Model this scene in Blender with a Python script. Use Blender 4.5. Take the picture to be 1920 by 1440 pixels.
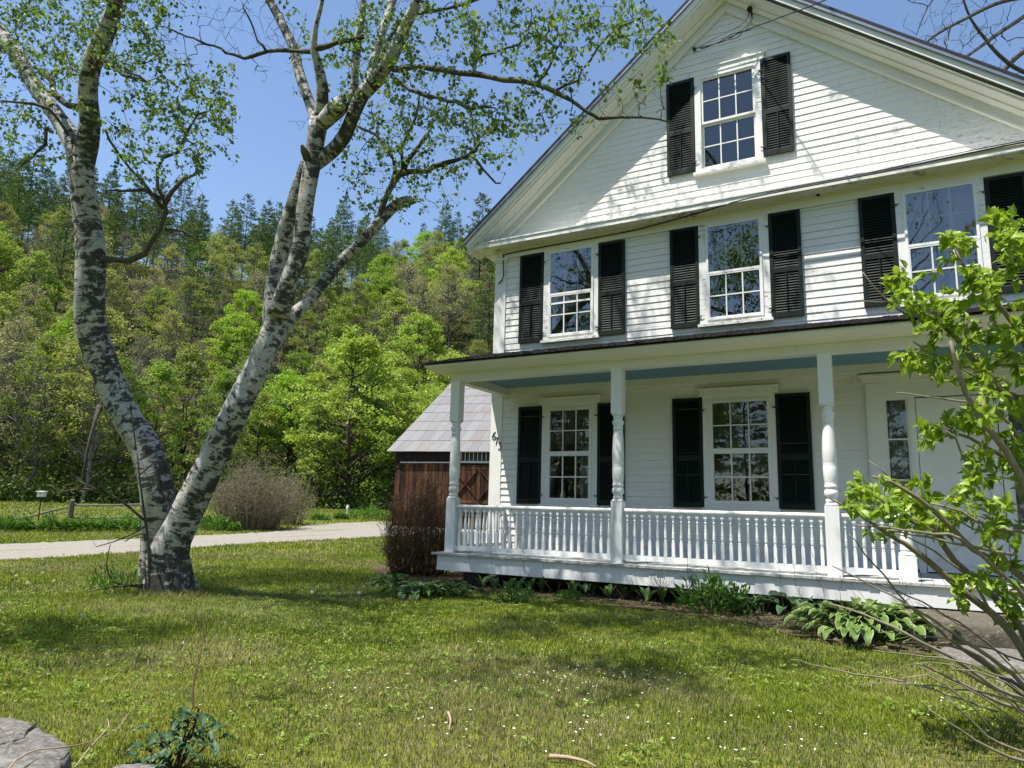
import bpy, math, random
import numpy as np
from mathutils import Vector, Matrix

for o in list(bpy.data.objects):
    bpy.data.objects.remove(o)
scene = bpy.context.scene
COL = scene.collection
rnd = random.Random(7)
rng = np.random.default_rng(11)

# ------------------------------------------------------------------ camera
FP = 1331.0                       # focal length in photo pixels (1920 wide)
_H = np.array([-2411., 171., FP]); _V = np.array([197., -7570., FP])
_Z = _V/np.linalg.norm(_V); _X = -_H/np.linalg.norm(_H); _X = _X-_Z*(_X@_Z); _X /= np.linalg.norm(_X)
_Y = np.cross(_Z, _X)
RW = np.array([_X, _Y, _Z])       # camera (x right, y down, z forward) -> world
CAM = np.array([7.4638, -11.1704, 1.4])
cam_data = bpy.data.cameras.new('camera')
cam_data.sensor_width = 36.0
cam_data.lens = 36.0*FP/1920.0
cam_data.clip_start = 0.05; cam_data.clip_end = 6000
cam = bpy.data.objects.new('camera', cam_data); COL.objects.link(cam)
_r, _u, _f = RW@np.array([1., 0, 0]), RW@np.array([0, -1., 0]), RW@np.array([0, 0, 1.])
cam.matrix_world = Matrix(((_r[0], _u[0], -_f[0], CAM[0]), (_r[1], _u[1], -_f[1], CAM[1]), (_r[2], _u[2], -_f[2], CAM[2]), (0, 0, 0, 1)))
scene.camera = cam

# ------------------------------------------------------------------ light
SUN = np.array([-0.67, -1.0, 2.76]); SUN /= np.linalg.norm(SUN)      # towards the sun
sun_elev = math.asin(SUN[2]); sun_az = math.atan2(SUN[0], SUN[1])
world = bpy.data.worlds.new('World'); scene.world = world; world.use_nodes = True
nt = world.node_tree; nt.nodes.clear()
sky = nt.nodes.new('ShaderNodeTexSky'); sky.sky_type = 'NISHITA'; sky.sun_disc = False
sky.sun_elevation = sun_elev; sky.sun_rotation = sun_az
sky.air_density = 1.0; sky.dust_density = 0.5; sky.ozone_density = 2.5
bg = nt.nodes.new('ShaderNodeBackground'); bg.inputs['Strength'].default_value = 0.122
wo = nt.nodes.new('ShaderNodeOutputWorld')
nt.links.new(sky.outputs[0], bg.inputs[0]); nt.links.new(bg.outputs[0], wo.inputs[0])
sl = bpy.data.lights.new('sun', 'SUN'); sl.energy = 5.0; sl.angle = math.radians(0.53); sl.color = (1.0, 0.955, 0.88)
so = bpy.data.objects.new('sun', sl); COL.objects.link(so); so.location = (-20, -30, 60)
so.rotation_euler = Vector(SUN).to_track_quat('Z', 'Y').to_euler()
scene.view_settings.view_transform = 'Standard'; scene.view_settings.look = 'None'
scene.view_settings.exposure = 0.80; scene.view_settings.gamma = 1.0
cy = scene.cycles
cy.max_bounces = 7; cy.diffuse_bounces = 3; cy.glossy_bounces = 3; cy.transmission_bounces = 4; cy.transparent_max_bounces = 8
cy.use_denoising = True
cy.caustics_reflective = False; cy.caustics_refractive = False

# ------------------------------------------------------------------ helpers
def ray(px, py):
    return RW@(np.array([px-960., py-720., FP])/FP)
def at(px, py, depth):            # point seen at a photo pixel, at a real distance along the view axis
    return CAM+ray(px, py)*depth
def sm(t):
    t = np.clip(t, 0, 1); return t*t*(3-2*t)
_fw = np.array([_f[0], _f[1]])/np.hypot(_f[0], _f[1])
def hgt(x, y):                    # height of the terrain
    x = np.asarray(x, float); y = np.asarray(y, float)
    dx, dy = x-CAM[0], y-CAM[1]
    D = np.hypot(dx, dy)+1e-6
    az = np.degrees(np.arccos(np.clip((dx*_fw[0]+dy*_fw[1])/D, -1, 1)))
    k = 1-sm((az-75)/45)
    s = np.maximum(D-62, 0)
    hill = 0.43*s*sm(s/45+0.05)
    hill = np.where(s > 145, 62.3+(s-145)*0.05, hill)
    bump = 6.5*sm(((dx*_fw[1]-dy*_fw[0])/D+.30)/.3)*sm(s/90)+1.2*np.sin(x*.043+1.3)*np.cos(y*.037)*sm(s/50)
    return 0.95*sm((D-27)/37)*k+(hill+bump)*k
def onz(px, py, z=0.):
    d = ray(px, py); t = (z-CAM[2])/d[2]; return CAM+d*t
def onground(px, py):
    d = ray(px, py); t = 2.0
    for i in range(4000):
        p = CAM+d*t
        if p[2] <= hgt(p[0], p[1]): return p
        t += 0.02+t*.0015
    return p
def ony(px, py, y):
    d = ray(px, py); return CAM+d*((y-CAM[1])/d[1])
def project(P):
    c = RW.T@(np.asarray(P, float)-CAM); return 960+FP*c[0]/c[2], 720+FP*c[1]/c[2], c[2]

def tag(o, label=None, cat=None, group=None, kind=None):
    if label: o['label'] = label
    if cat: o['category'] = cat
    if group: o['group'] = group
    if kind: o['kind'] = kind
    return o
def empty(name, loc=(0, 0, 0), rz=0.):
    o = bpy.data.objects.new(name, None); COL.objects.link(o)
    o.location = loc; o.rotation_euler = (0, 0, rz); o.empty_display_size = .2
    return o

class MB:
    """collects pieces of geometry and links them as one mesh object"""
    def __init__(s): s.V = []; s.F = []; s.C = []; s.U = []; s.n = 0
    def add(s, V, F, col=None, uv=None):
        V = np.asarray(V, float).reshape(-1, 3)
        F = [np.asarray(F, int)] if isinstance(F, np.ndarray) else F
        if isinstance(F, list) and len(F) and not isinstance(F[0], np.ndarray):
            g = {}
            for f in F: g.setdefault(len(f), []).append(f)
            F = [np.array(v, int) for v in g.values()]
        for f in F: s.F.append(f+s.n)
        s.V.append(V); s.n += len(V)
        c = np.ones((len(V), 4))*.5
        if col is not None: c[:, :3] = col
        s.C.append(c)
        s.U.append(np.zeros((len(V), 2)) if uv is None else np.asarray(uv, float))
        return s
    def box(s, x0, x1, y0, y1, z0, z1, col=None):
        V = [(x, y, z) for z in (z0, z1) for y in (y0, y1) for x in (x0, x1)]
        return s.add(V, np.array([(0, 2, 3, 1), (4, 5, 7, 6), (0, 1, 5, 4), (2, 6, 7, 3), (0, 4, 6, 2), (1, 3, 7, 5)]), col)
    def prism(s, A, B, col=None):     # A and B: matching closed outlines
        A = np.asarray(A, float); B = np.asarray(B, float); n = len(A)
        F = [[i, (i+1) % n, n+(i+1) % n, n+i] for i in range(n)]
        F += [list(range(n))[::-1], list(range(n, 2*n))]
        return s.add(np.vstack([A, B]), F, col)
    def beam(s, p0, p1, w, h, up=(0, 0, 1), col=None):
        p0 = np.asarray(p0, float); p1 = np.asarray(p1, float)
        d = p1-p0; d /= np.linalg.norm(d); sd = np.cross(d, up); sd /= np.linalg.norm(sd); u = np.cross(sd, d)
        q = [(-w/2, -h/2), (w/2, -h/2), (w/2, h/2), (-w/2, h/2)]
        return s.prism([p0+sd*a+u*b for a, b in q], [p1+sd*a+u*b for a, b in q], col)
    def tube(s, P, R, n=8, cap=True, twist=0., col=None):
        P = np.asarray(P, float); R = np.broadcast_to(np.asarray(R, float), (len(P),)); m = len(P)
        T = np.gradient(P, axis=0); T /= np.linalg.norm(T, axis=1)[:, None]+1e-9
        u = np.cross(T[0], (0, 0, 1.)); 
        if np.linalg.norm(u) < .1: u = np.cross(T[0], (1., 0, 0))
        u /= np.linalg.norm(u); U = []
        for i in range(m):
            u = u-T[i]*(u@T[i]); u /= np.linalg.norm(u)+1e-9; U.append(u)
        U = np.array(U); W = np.cross(T, U)
        a = np.linspace(0, 2*np.pi, n, endpoint=False)+twist
        V = P[:, None]+R[:, None, None]*(np.cos(a)[None, :, None]*U[:, None]+np.sin(a)[None, :, None]*W[:, None])
        L = np.concatenate([[0], np.cumsum(np.linalg.norm(np.diff(P, axis=0), axis=1))])
        uv = np.stack([np.broadcast_to(np.abs(a/np.pi-1)*R.mean()*3, (m, n)), np.broadcast_to(L[:, None], (m, n))], -1).reshape(-1, 2)
        i, j = np.meshgrid(np.arange(m-1), np.arange(n), indexing='ij'); k = (j+1) % n
        F = [np.stack([i*n+j, i*n+k, (i+1)*n+k, (i+1)*n+j], -1).reshape(-1, 4)]
        if cap: F += [np.array([list(range(n))[::-1]]), np.array([list(range((m-1)*n, m*n))])]
        return s.add(V.reshape(-1, 3), F, col, uv)
    def lathe(s, cx, cy_, prof, n=16, col=None):
        prof = np.asarray(prof, float); a = np.linspace(0, 2*np.pi, n, endpoint=False); m = len(prof)
        V = np.stack([cx+prof[:, 1][:, None]*np.cos(a), cy_+prof[:, 1][:, None]*np.sin(a), np.broadcast_to(prof[:, 0][:, None], (m, n))], -1)
        i, j = np.meshgrid(np.arange(m-1), np.arange(n), indexing='ij'); k = (j+1) % n
        F = [np.stack([i*n+j, i*n+k, (i+1)*n+k, (i+1)*n+j], -1).reshape(-1, 4), np.array([list(range(n))[::-1]]), np.array([list(range((m-1)*n, m*n))])]
        return s.add(V.reshape(-1, 3), F, col)
    def build(s, name, mat, parent=None, smooth=False, mats=None):
        me = bpy.data.meshes.new(name)
        V = np.vstack(s.V).astype(np.float32)
        loops = np.concatenate([f.reshape(-1) for f in s.F]).astype(np.int32)
        tot = np.concatenate([np.full(len(f), f.shape[1]) for f in s.F]).astype(np.int32)
        start = np.concatenate([[0], np.cumsum(tot)[:-1]]).astype(np.int32)
        me.vertices.add(len(V)); me.vertices.foreach_set('co', V.ravel())
        me.loops.add(len(loops)); me.loops.foreach_set('vertex_index', loops)
        me.polygons.add(len(tot)); me.polygons.foreach_set('loop_start', start)
        try: me.polygons.foreach_set('loop_total', tot)
        except Exception: pass
        me.polygons.foreach_set('use_smooth', np.full(len(tot), smooth))
        C = np.vstack(s.C).astype(np.float32)
        ca = me.color_attributes.new('col', 'FLOAT_COLOR', 'POINT'); ca.data.foreach_set('color', C.ravel())
        U = np.vstack(s.U).astype(np.float32)
        uvl = me.uv_layers.new(name='uv'); uvl.data.foreach_set('uv', U[loops].ravel())
        me.update(calc_edges=True); me.validate(verbose=False)
        me.materials.append(mat)
        o = bpy.data.objects.new(name, me); COL.objects.link(o)
        if parent: o.parent = parent
        return o

def children(o): return [c for c in bpy.data.objects if c.parent == o]
def copy_tree(o, kids, parent=None):      # kids: dict object -> its children
    c = o.copy(); COL.objects.link(c); c.parent = parent
    for ch in kids.get(o, []): copy_tree(ch, kids, c)
    return c

# ------------------------------------------------------------------ materials
class NT:
    def __init__(s, name):
        m = bpy.data.materials.new(name); m.use_nodes = True; s.m = m; s.t = m.node_tree; s.t.nodes.clear()
        s.out = s.n('ShaderNodeOutputMaterial')
    def n(s, ty, **kw):
        nd = s.t.nodes.new(ty)
        for k, v in kw.items(): setattr(nd, k, v)
        return nd
    def l(s, a, b): s.t.links.new(a, b)
    def noise(s, vec, scale, detail=4, rough=.55, dist=0.):
        nd = s.n('ShaderNodeTexNoise'); nd.inputs['Scale'].default_value = scale; nd.inputs['Detail'].default_value = detail
        nd.inputs['Roughness'].default_value = rough; nd.inputs['Distortion'].default_value = dist
        if vec is not None: s.l(vec, nd.inputs['Vector'])
        return nd.outputs['Fac']
    def coord(s, kind='Object', scale=None, rot=None):
        tc = s.n('ShaderNodeTexCoord').outputs[kind]
        if scale is None and rot is None: return tc
        mp = s.n('ShaderNodeMapping'); mp.inputs['Scale'].default_value = scale or (1, 1, 1)
        if rot: mp.inputs['Rotation'].default_value = rot
        s.l(tc, mp.inputs['Vector']); return mp.outputs['Vector']
    def ramp(s, fac, stops):
        nd = s.n('ShaderNodeValToRGB'); cr = nd.color_ramp
        while len(cr.elements) < len(stops): cr.elements.new(.5)
        for e, (p, c) in zip(cr.elements, stops):
            e.position = p; e.color = (c if isinstance(c, tuple) else (c, c, c))+(1,)
        s.l(fac, nd.inputs[0]); return nd.outputs[0]
    def mix(s, fac, a, b, mode='MIX'):
        nd = s.n('ShaderNodeMix', data_type='RGBA', blend_type=mode)
        for sock, v in ((nd.inputs[0], fac), (nd.inputs[6], a), (nd.inputs[7], b)):
            if hasattr(v, 'is_output'): s.l(v, sock)
            elif isinstance(v, (int, float)): sock.default_value = v if sock == nd.inputs[0] else (v, v, v, 1)
            else: sock.default_value = tuple(v)+(1,)
        return nd.outputs[2]
    def math(s, op, a, b=0., c=None):
        nd = s.n('ShaderNodeMath', operation=op)
        for k, v in enumerate((a, b) if c is None else (a, b, c)):
            if hasattr(v, 'is_output'): s.l(v, nd.inputs[k])
            else: nd.inputs[k].default_value = v
        return nd.outputs[0]
    def hsv(s, col, h=.5, sat=1., v=1.):
        nd = s.n('ShaderNodeHueSaturation')
        for k, x in (('Hue', h), ('Saturation', sat), ('Value', v)):
            if hasattr(x, 'is_output'): s.l(x, nd.inputs[k])
            else: nd.inputs[k].default_value = x
        s.l(col, nd.inputs['Color']); return nd.outputs[0]
    def bump(s, h, strength=.3, dist=.01):
        nd = s.n('ShaderNodeBump'); nd.inputs['Strength'].default_value = strength; nd.inputs['Distance'].default_value = dist
        s.l(h, nd.inputs['Height']); return nd.outputs[0]
    def pbr(s, col, rough=.6, normal=None, spec=.4, metal=0.):
        nd = s.n('ShaderNodeBsdfPrincipled')
        if hasattr(col, 'is_output'): s.l(col, nd.inputs['Base Color'])
        else: nd.inputs['Base Color'].default_value = tuple(col)+(1,)
        if hasattr(rough, 'is_output'): s.l(rough, nd.inputs['Roughness'])
        else: nd.inputs['Roughness'].default_value = rough
        nd.inputs['Specular IOR Level'].default_value = spec; nd.inputs['Metallic'].default_value = metal
        if normal is not None: s.l(normal, nd.inputs['Normal'])
        return nd.outputs[0]
    def done(s, sh): s.l(sh, s.out.inputs['Surface']); return s.m

def mat_paint(name, col=(.78, .79, .77), wear=0.0, rough=.5, low=None):
    t = NT(name); c = t.coord('Object')
    big = t.noise(c, .9, 4, .6); fine = t.noise(c, 14, 5, .7)
    base = t.mix(t.ramp(big, [(.35, 0.), (.7, 1.)]), tuple(x*.93 for x in col), col)
    st = t.coord('Object', (9, 9, .8))
    streak = t.ramp(t.noise(st, 1.6, 4, .65), [(.5, 0.), (.75, 1.)])
    base = t.mix(t.math('MULTIPLY', streak, .16), base, (.50, .50, .44))
    if wear != 0:
        w = t.coord('Object', (5, 5, 34))
        ch = t.noise(w, 1.0, 7, .72, .6)
        zone = t.noise(c, .75, 2, .5)
        m = t.math('ADD', ch, t.math('MULTIPLY', zone, .35))
        if low:
            sp = t.n('ShaderNodeSeparateXYZ'); t.l(c, sp.inputs[0]); mr = t.n('ShaderNodeMapRange'); t.l(sp.outputs[2], mr.inputs[0]); mr.inputs[1].default_value = low[0]; mr.inputs[2].default_value = low[1]; mr.inputs[3].default_value = low[2]; mr.inputs[4].default_value = 0; m = t.math('ADD', m, mr.outputs[0])
        k = t.ramp(m, [(.80-.04*wear, 0.), (.815-.04*wear, 1.)])
        base = t.mix(k, base, t.mix(fine, (.22, .19, .16), (.42, .38, .32)))
    bm = t.bump(t.noise(t.coord('Object', (3, 3, 30)), 3, 5, .6), .25, .004)
    return t.done(t.pbr(base, rough, bm, .35))
def mat_flat(name, col, rough=.6, var=.15, scale=8, bump=.2, spec=.4, metal=0., streak=None):
    t = NT(name); c = t.coord('Object', streak)
    n = t.noise(c, scale, 5, .6)
    base = t.mix(n, tuple(max(0, x*(1-var)) for x in col), tuple(x*(1+var) for x in col))
    return t.done(t.pbr(base, rough, t.bump(n, bump, .01), spec, metal))
def mat_leaf(name, c1, c2, trans=.35, rough=.55, use_col=False, objvar=.0, spec=.25):
    t = NT(name)
    geo = t.n('ShaderNodeNewGeometry')
    rp = geo.outputs['Random Per Island']
    if use_col:
        at_ = t.n('ShaderNodeAttribute', attribute_name='col'); base = at_.outputs['Color']
    else:
        base = t.mix(rp, c1, c2)
    if objvar:
        oi = t.n('ShaderNodeObjectInfo').outputs['Random']
        base = t.hsv(base, t.math('ADD', .5-objvar*.028, t.math('MULTIPLY', oi, objvar*.085)), t.math('ADD', 1-.25*objvar, t.math('MULTIPLY', oi, .3*objvar)),
                     t.math('ADD', 1-objvar*.45, t.math('MULTIPLY', t.math('FRACT', t.math('MULTIPLY', oi, 7.31)), objvar*.9)))
    p = t.pbr(base, rough, None, spec)
    tr = t.n('ShaderNodeBsdfTranslucent'); t.l(t.mix(.5, base, t.mix(1., base, (1.3, 1.25, .45), 'MULTIPLY')), tr.inputs['Color'])
    mx = t.n('ShaderNodeMixShader'); mx.inputs[0].default_value = trans
    t.l(p, mx.inputs[1]); t.l(tr.outputs[0], mx.inputs[2])
    return t.done(mx.outputs[0])
# ------------------------------------------------------------------ material set
M = {}
M['clap'] = mat_paint('clapboard_paint', (.77, .755, .71), -.9, .5, (4.6, 5.3, .03))
M['clapw'] = mat_paint('weathered_paint', (.79, .77, .72), -1.6, .5, (7.3, 8.6, .115))
M['trim'] = mat_paint('trim_paint', (.79, .78, .74), 0)
M['trimw'] = mat_paint('worn_trim_paint', (.79, .78, .735), .45)
M['porch'] = mat_paint('porch_paint', (.80, .80, .775), 0, .42)
M['blue'] = mat_flat('porch_ceiling_blue', (.135, .27, .36), .55, .08, 3)
M['shut'] = mat_flat('dark_green_shutter_paint', (.007, .014, .011), .55, .35, 5, .15, .22)
M['iron'] = mat_flat('black_iron', (.012, .012, .013), .5)
M['roof'] = mat_flat('dark_roofing', (.016, .015, .015), .75, .6, 9, .8, .3)
M['metal'] = mat_flat('grey_roof_edge_metal', (.24, .26, .29), .32, .25, 6, .1, .5, .6)
M['cable'] = mat_flat('black_cable_sheath', (.01, .01, .012), .5)
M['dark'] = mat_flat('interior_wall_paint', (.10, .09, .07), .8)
M['shade'] = mat_flat('tan_window_shade', (.16, .14, .10), .8)
M['deck'] = mat_flat('worn_deck_paint', (.42, .43, .42), .6, .35, 12, .5, .3, 0., (1, 8, 8))
M['stone'] = None
def mk_glass(refl=.075, nm='window_glass'):
    t = NT(nm)
    fr = t.n('ShaderNodeFresnel'); fr.inputs['IOR'].default_value = 1.5
    g = t.n('ShaderNodeBsdfGlossy'); g.inputs['Roughness'].default_value = 0.0
    bm = t.bump(t.noise(t.coord('Object'), 2.2, 2, .4), .06, .02); t.l(bm, g.inputs['Normal'])
    tr = t.n('ShaderNodeBsdfTransparent'); tr.inputs['Color'].default_value = (.86, .89, .88, 1)
    mx = t.n('ShaderNodeMixShader'); t.l(t.math('ADD', t.math('MULTIPLY', fr.outputs[0], 1.0), refl), mx.inputs[0])
    t.l(tr.outputs[0], mx.inputs[1]); t.l(g.outputs[0], mx.inputs[2]); return t.done(mx.outputs[0])
M['glass'] = mk_glass(); M['glass_dark'] = mk_glass(.035, 'attic_window_glass'); M['glass_low'] = mk_glass(.015, 'porch_window_glass')
def mk_curtain():
    t = NT('sheer_curtain'); c = t.coord('Object', (14, 14, .6))
    b = t.mix(t.noise(c, 1.5, 3), (.45, .45, .46), (.75, .75, .74))
    d = t.pbr(b, .8); tl = t.n('ShaderNodeBsdfTranslucent'); tl.inputs['Color'].default_value = (.7, .7, .68, 1)
    mx = t.n('ShaderNodeMixShader'); mx.inputs[0].default_value = .4; t.l(d, mx.inputs[1]); t.l(tl.outputs[0], mx.inputs[2]); return t.done(mx.outputs[0])
M['curtain'] = mk_curtain()
def mk_stone(name, a, b, sc=3.):
    t = NT(name); c = t.coord('Object')
    n1 = t.noise(c, sc, 8, .65); n2 = t.noise(c, sc*9, 6, .7); n3 = t.noise(c, sc*2.2, 4, .6)
    base = t.mix(n1, a, b); base = t.mix(t.ramp(n2, [(.35, 0.), (.7, 1.)]), t.mix(.85, base, (.05, .045, .04)), base)
    base = t.mix(t.ramp(n3, [(.58, 0.), (.68, .5)]), base, (.36, .355, .32))
    h = t.math('ADD', n1, t.math('MULTIPLY', n2, .5))
    return t.done(t.pbr(base, .85, t.bump(h, .8, .03), .2))
M['stone'] = mk_stone('lichened_grey_stone', (.17, .155, .14), (.33, .31, .285))
M['stone2'] = mk_stone('brown_fieldstone', (.10, .088, .062), (.25, .22, .155), 9)

# ------------------------------------------------------------------ the house
house = tag(empty('house', (4.78, 2.02, 0)), 'two-storey white clapboard farmhouse with a full front porch, dark green shutters and a steep gable', 'house')
bpy.context.view_layer.update()
HP = house.matrix_world.inverted()
def hpart(mb, name, mat, parent=None, smooth=False, label=None):
    o = mb.build(name, M[mat] if isinstance(mat, str) else mat, parent or house, smooth)
    if parent is None: o.matrix_parent_inverse = HP
    if label: o['label'] = label
    return o
W = 2.02; XL, XR, XC = -.43, 9.99, 4.78
ZAP = 12.02; SL = .815
def zroof(x): return ZAP-SL*abs(x-XC)

# windows: (casing x0,x1, sash x0,x1, z0,z1, kind)
WIN = []
for (a, b, c, d) in ((.825, 2.06, .965, 1.94), (4.16, 5.445, 4.29, 5.355)):
    WIN.append(('low', a, b, c, d, 1.58, 3.47))
for (a, b, c, d) in ((.805, 2.065, .93, 1.96), (4.15, 5.445, 4.29, 5.32), (7.52, 8.80, 7.635, 8.69)):
    WIN.append(('up', a, b, c, d, 5.0, 6.885))
WIN.append(('gable', 4.12, 5.42, 4.25, 5.295, 8.10, 10.03))
DOOR = (6.88, 9.42, .58, 3.63)
openings = [(w[3], w[4], w[5], w[6]) for w in WIN]+[DOOR]

def clap_rows(mb, z0, z1, xfun, ops, e=.1365, yw=W, lip=.013):
    z = z0; r = random.Random(3)
    while z < z1-.01:
        zt = min(z+e, z1)
        cuts = sorted({z, zt}|{q for o in ops for q in (o[2], o[3]) if z < q < zt})
        for za, zb in zip(cuts, cuts[1:]):
            (xa0, xa1), (xb0, xb1) = xfun(za), xfun(zb)
            blk = sorted((o[0], o[1]) for o in ops if o[2] < (za+zb)/2 < o[3])
            seg = []; s0 = None
            x = min(xa0, xb0)
            for (p, q) in blk:
                if p > x: seg.append((x, p))
                x = max(x, q)
            if x < max(xa1, xb1): seg.append((x, max(xa1, xb1)))
            for (p, q) in seg:
                xs = [p]; k = p
                while True:
                    k += r.uniform(1.6, 4.2)
                    if k > q-.4: break
                    xs.append(k)
                xs.append(q)
                for u, v in zip(xs, xs[1:]):
                    g = .0012 if len(xs) > 2 else 0
                    j = r.uniform(-.0018, .0018)
                    ya = yw-.004-lip*(1-(za-z)/e)+j; yb = yw-.004-lip*(1-(zb-z)/e)+j
                    ua, ub = max(u, xa0), max(u, xb0); va, vb = min(v, xa1), min(v, xb1)
                    if va-ua < .01 and vb-ub < .01: continue
                    va = max(va, ua); vb = max(vb, ub)
                    tone = .5+r.uniform(-.03, .03)
                    mb.add([(ua+g, ya, za), (va-g, ya, za), (vb-g, yb, zb), (ub+g, yb, zb)], np.array([(0, 1, 2, 3)]), tone)
                    if za == z: mb.add([(ua+g, ya+.03, za), (va-g, ya+.03, za), (va-g, ya, za), (ua+g, ya, za)], np.array([(0, 1, 2, 3)]), tone)
        z = zt
mb = MB()
clap_rows(mb, .60, 3.93, lambda z: (-.15, XR-.28), openings, lip=.022)
clap_rows(mb, 4.55, 6.94, lambda z: (-.15, XR-.28), openings)
hpart(mb, 'clapboard_wall', 'clap')
mb = MB()
clap_rows(mb, 7.28, 11.5, lambda z: (XC-(ZAP-.34-z)/SL, XC+(ZAP-.34-z)/SL) if z < ZAP-.36 else (XC-.01, XC+.01), openings)
hpart(mb, 'gable_wall', 'clapw', label='peeling white clapboards of the gable')
# sides, back, inside
YB = 13.0
mb = MB(); mb.box(XL, XL+.12, W+.12, YB, -.2, 7.1); mb.box(XR-.12, XR, W+.12, YB, -.2, 7.1); mb.box(XL+.12, XR-.12, YB-.12, YB, -.2, 7.1)
hpart(mb, 'side_wall', 'clap')
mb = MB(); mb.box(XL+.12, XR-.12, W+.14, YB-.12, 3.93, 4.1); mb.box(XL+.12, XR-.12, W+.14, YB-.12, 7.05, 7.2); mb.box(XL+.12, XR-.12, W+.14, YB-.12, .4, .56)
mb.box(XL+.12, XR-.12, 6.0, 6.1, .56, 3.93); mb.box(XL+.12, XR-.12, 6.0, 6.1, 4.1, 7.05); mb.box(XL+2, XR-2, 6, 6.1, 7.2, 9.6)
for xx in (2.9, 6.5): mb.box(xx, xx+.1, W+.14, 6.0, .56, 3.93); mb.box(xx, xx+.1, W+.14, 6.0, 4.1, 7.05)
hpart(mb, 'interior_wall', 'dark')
mb = MB()
for k in range(-1, 9): mb.box(k*1.25+.1, k*1.25+1.28, W-.02+.002*(k % 3), W+.1, -.2, .55)
hpart(mb, 'foundation', 'stone2')
# corner boards with capitals
for s, x in ((0, XL), (1, XR-.28)):
    mb = MB(); mb.box(x, x+.28, W-.035, W+.12, .58, 6.84); mb.box(x-.02, x+.30, W-.06, W+.13, 6.84, 6.88); mb.box(x-.045, x+.325, W-.085, W+.14, 6.88, 6.93)
    mb.box(x-.012, x+.292, W-.047, W+.13, 6.62, 6.645)
    cb = hpart(mb, 'corner_board', 'trim')
    if s == 0: corner = cb
# frieze + horizontal cornice
mb = MB(); mb.box(XL, XR, W-.05, W+.12, 6.93, 7.11); mb.box(XL-.01, XR+.01, W-.075, W-.05, 7.075, 7.11)
hpart(mb, 'frieze_board', 'trim')
mb = MB()
c = [(1.62, 7.11), (1.62, 7.205), (1.60, 7.215), (1.60, 7.245), (W+.1, 7.315), (W+.1, 7.11)]
mb.prism([(-.80, y, z) for y, z in c], [(10.36, y, z) for y, z in c])
hpart(mb, 'cornice', 'trimw')
# raking cornices, built plumb in x
def rake(mb, prof, x0, x1):
    mb.prism([(x0, y, zroof(x0)+z) for y, z in prof], [(x1, y, zroof(x1)+z) for y, z in prof])
def rakes(name, mat, prof, xe, smooth=False, gap=0.0):
    mb = MB(); rake(mb, prof, XC-xe, XC-gap); rake(mb, prof, XC+gap, XC+xe); return hpart(mb, name, mat)
roofmb = MB(); rake(roofmb, [(1.45, 0), (1.45, -.055), (YB+.4, -.055), (YB+.4, 0)], XC-5.77, XC); rake(roofmb, [(1.45, 0), (1.45, -.055), (YB+.4, -.055), (YB+.4, 0)], XC, XC+5.77)
roof = hpart(roofmb, 'roof', 'roof')
mb = MB(); 
for sg in (-1, 1): rake(mb, [(1.458, -.056), (1.458, -.125), (1.50, -.125), (1.50, -.056)], XC+sg*5.765, XC)
o = mb.build('roof_edge_flashing', M['metal'], roof)
rakes('rake_fascia', 'trim', [(1.505, -.06), (1.505, -.25), (1.55, -.25), (1.55, -.315), (1.60, -.315), (1.60, -.36), (1.66, -.36), (1.66, -.34), (W+.1, -.34), (W+.1, -.06)], 5.70)
rakes('rake_frieze', 'trim', [(W-.055, -.345), (W-.055, -.60), (W+.1, -.60), (W+.1, -.345)], 5.10)
rakes('rake_moulding', 'trim', [(W-.085, -.595), (W-.085, -.64), (W-.02, -.655), (W-.02, -.595)], 5.05)
rakes('rake_bed_moulding', 'trim', [(W-.16, -.342), (W-.16, -.37), (W-.10, -.43), (W-.056, -.43), (W-.056, -.342)], 5.3)
# side eaves
for sg in (-1, 1):
    mb = MB(); xo = XC+sg*5.58; xi = XC+sg*5.205
    prof = [(xi, 7.11), (xo, 7.11), (xo, 7.25), (xi, 7.25)]
    mb.prism([(x, W+.1, z) for x, z in prof], [(x, YB, z) for x, z in prof])
    prof = [(XC+sg*5.6, 7.255), (XC+sg*5.72, 7.255), (XC+sg*5.72, zroof(XC+5.72)-.06), (XC+sg*5.6, zroof(XC+5.6)-.06)]
    mb.prism([(x, 1.51, z) for x, z in prof], [(x, YB, z) for x, z in prof])
    hpart(mb, 'eave_soffit', 'trim')
# ---- windows
def rectframe(mb, x0, x1, z0, z1, w, y0, y1, wb=None, wt=None):
    wb = wb or w; wt = wt or w
    mb.box(x0, x0+w, y0, y1, z0, z1); mb.box(x1-w, x1, y0, y1, z0, z1)
    mb.box(x0+w, x1-w, y0, y1, z0, z0+wb); mb.box(x0+w, x1-w, y0, y1, z1-wt, z1)
def sash(x0, x1, z0, z1, y, parent, cols=3, rows=2, mt='trim', bar=.018, st=.045):
    mb = MB(); rectframe(mb, x0, x1, z0, z1, st, y, y+.035)
    for i in range(1, cols):
        x = x0+st+(x1-x0-2*st)*i/cols; mb.box(x-bar/2, x+bar/2, y+.006, y+.03, z0+st, z1-st)
    for j in range(1, rows):
        z = z0+st+(z1-z0-2*st)*j/rows
        for i in range(cols):
            xa = x0+st+(x1-x0-2*st)*i/cols+(bar/2 if i else 0); xb = x0+st+(x1-x0-2*st)*(i+1)/cols-(bar/2 if i < cols-1 else 0)
            mb.box(xa, xb, y+.008, y+.028, z-bar/2, z+bar/2)
    return mb.build('sash', M[mt], parent)
def pane(x0, x1, z0, z1, y, parent):
    mb = MB(); mb.box(x0, x1, y, y+.003, z0, z1); return mb.build('glass_pane', M['glass_low' if z0 < 3.6 else 'glass_dark' if z0 > 7.5 else 'glass'], parent)
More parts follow.
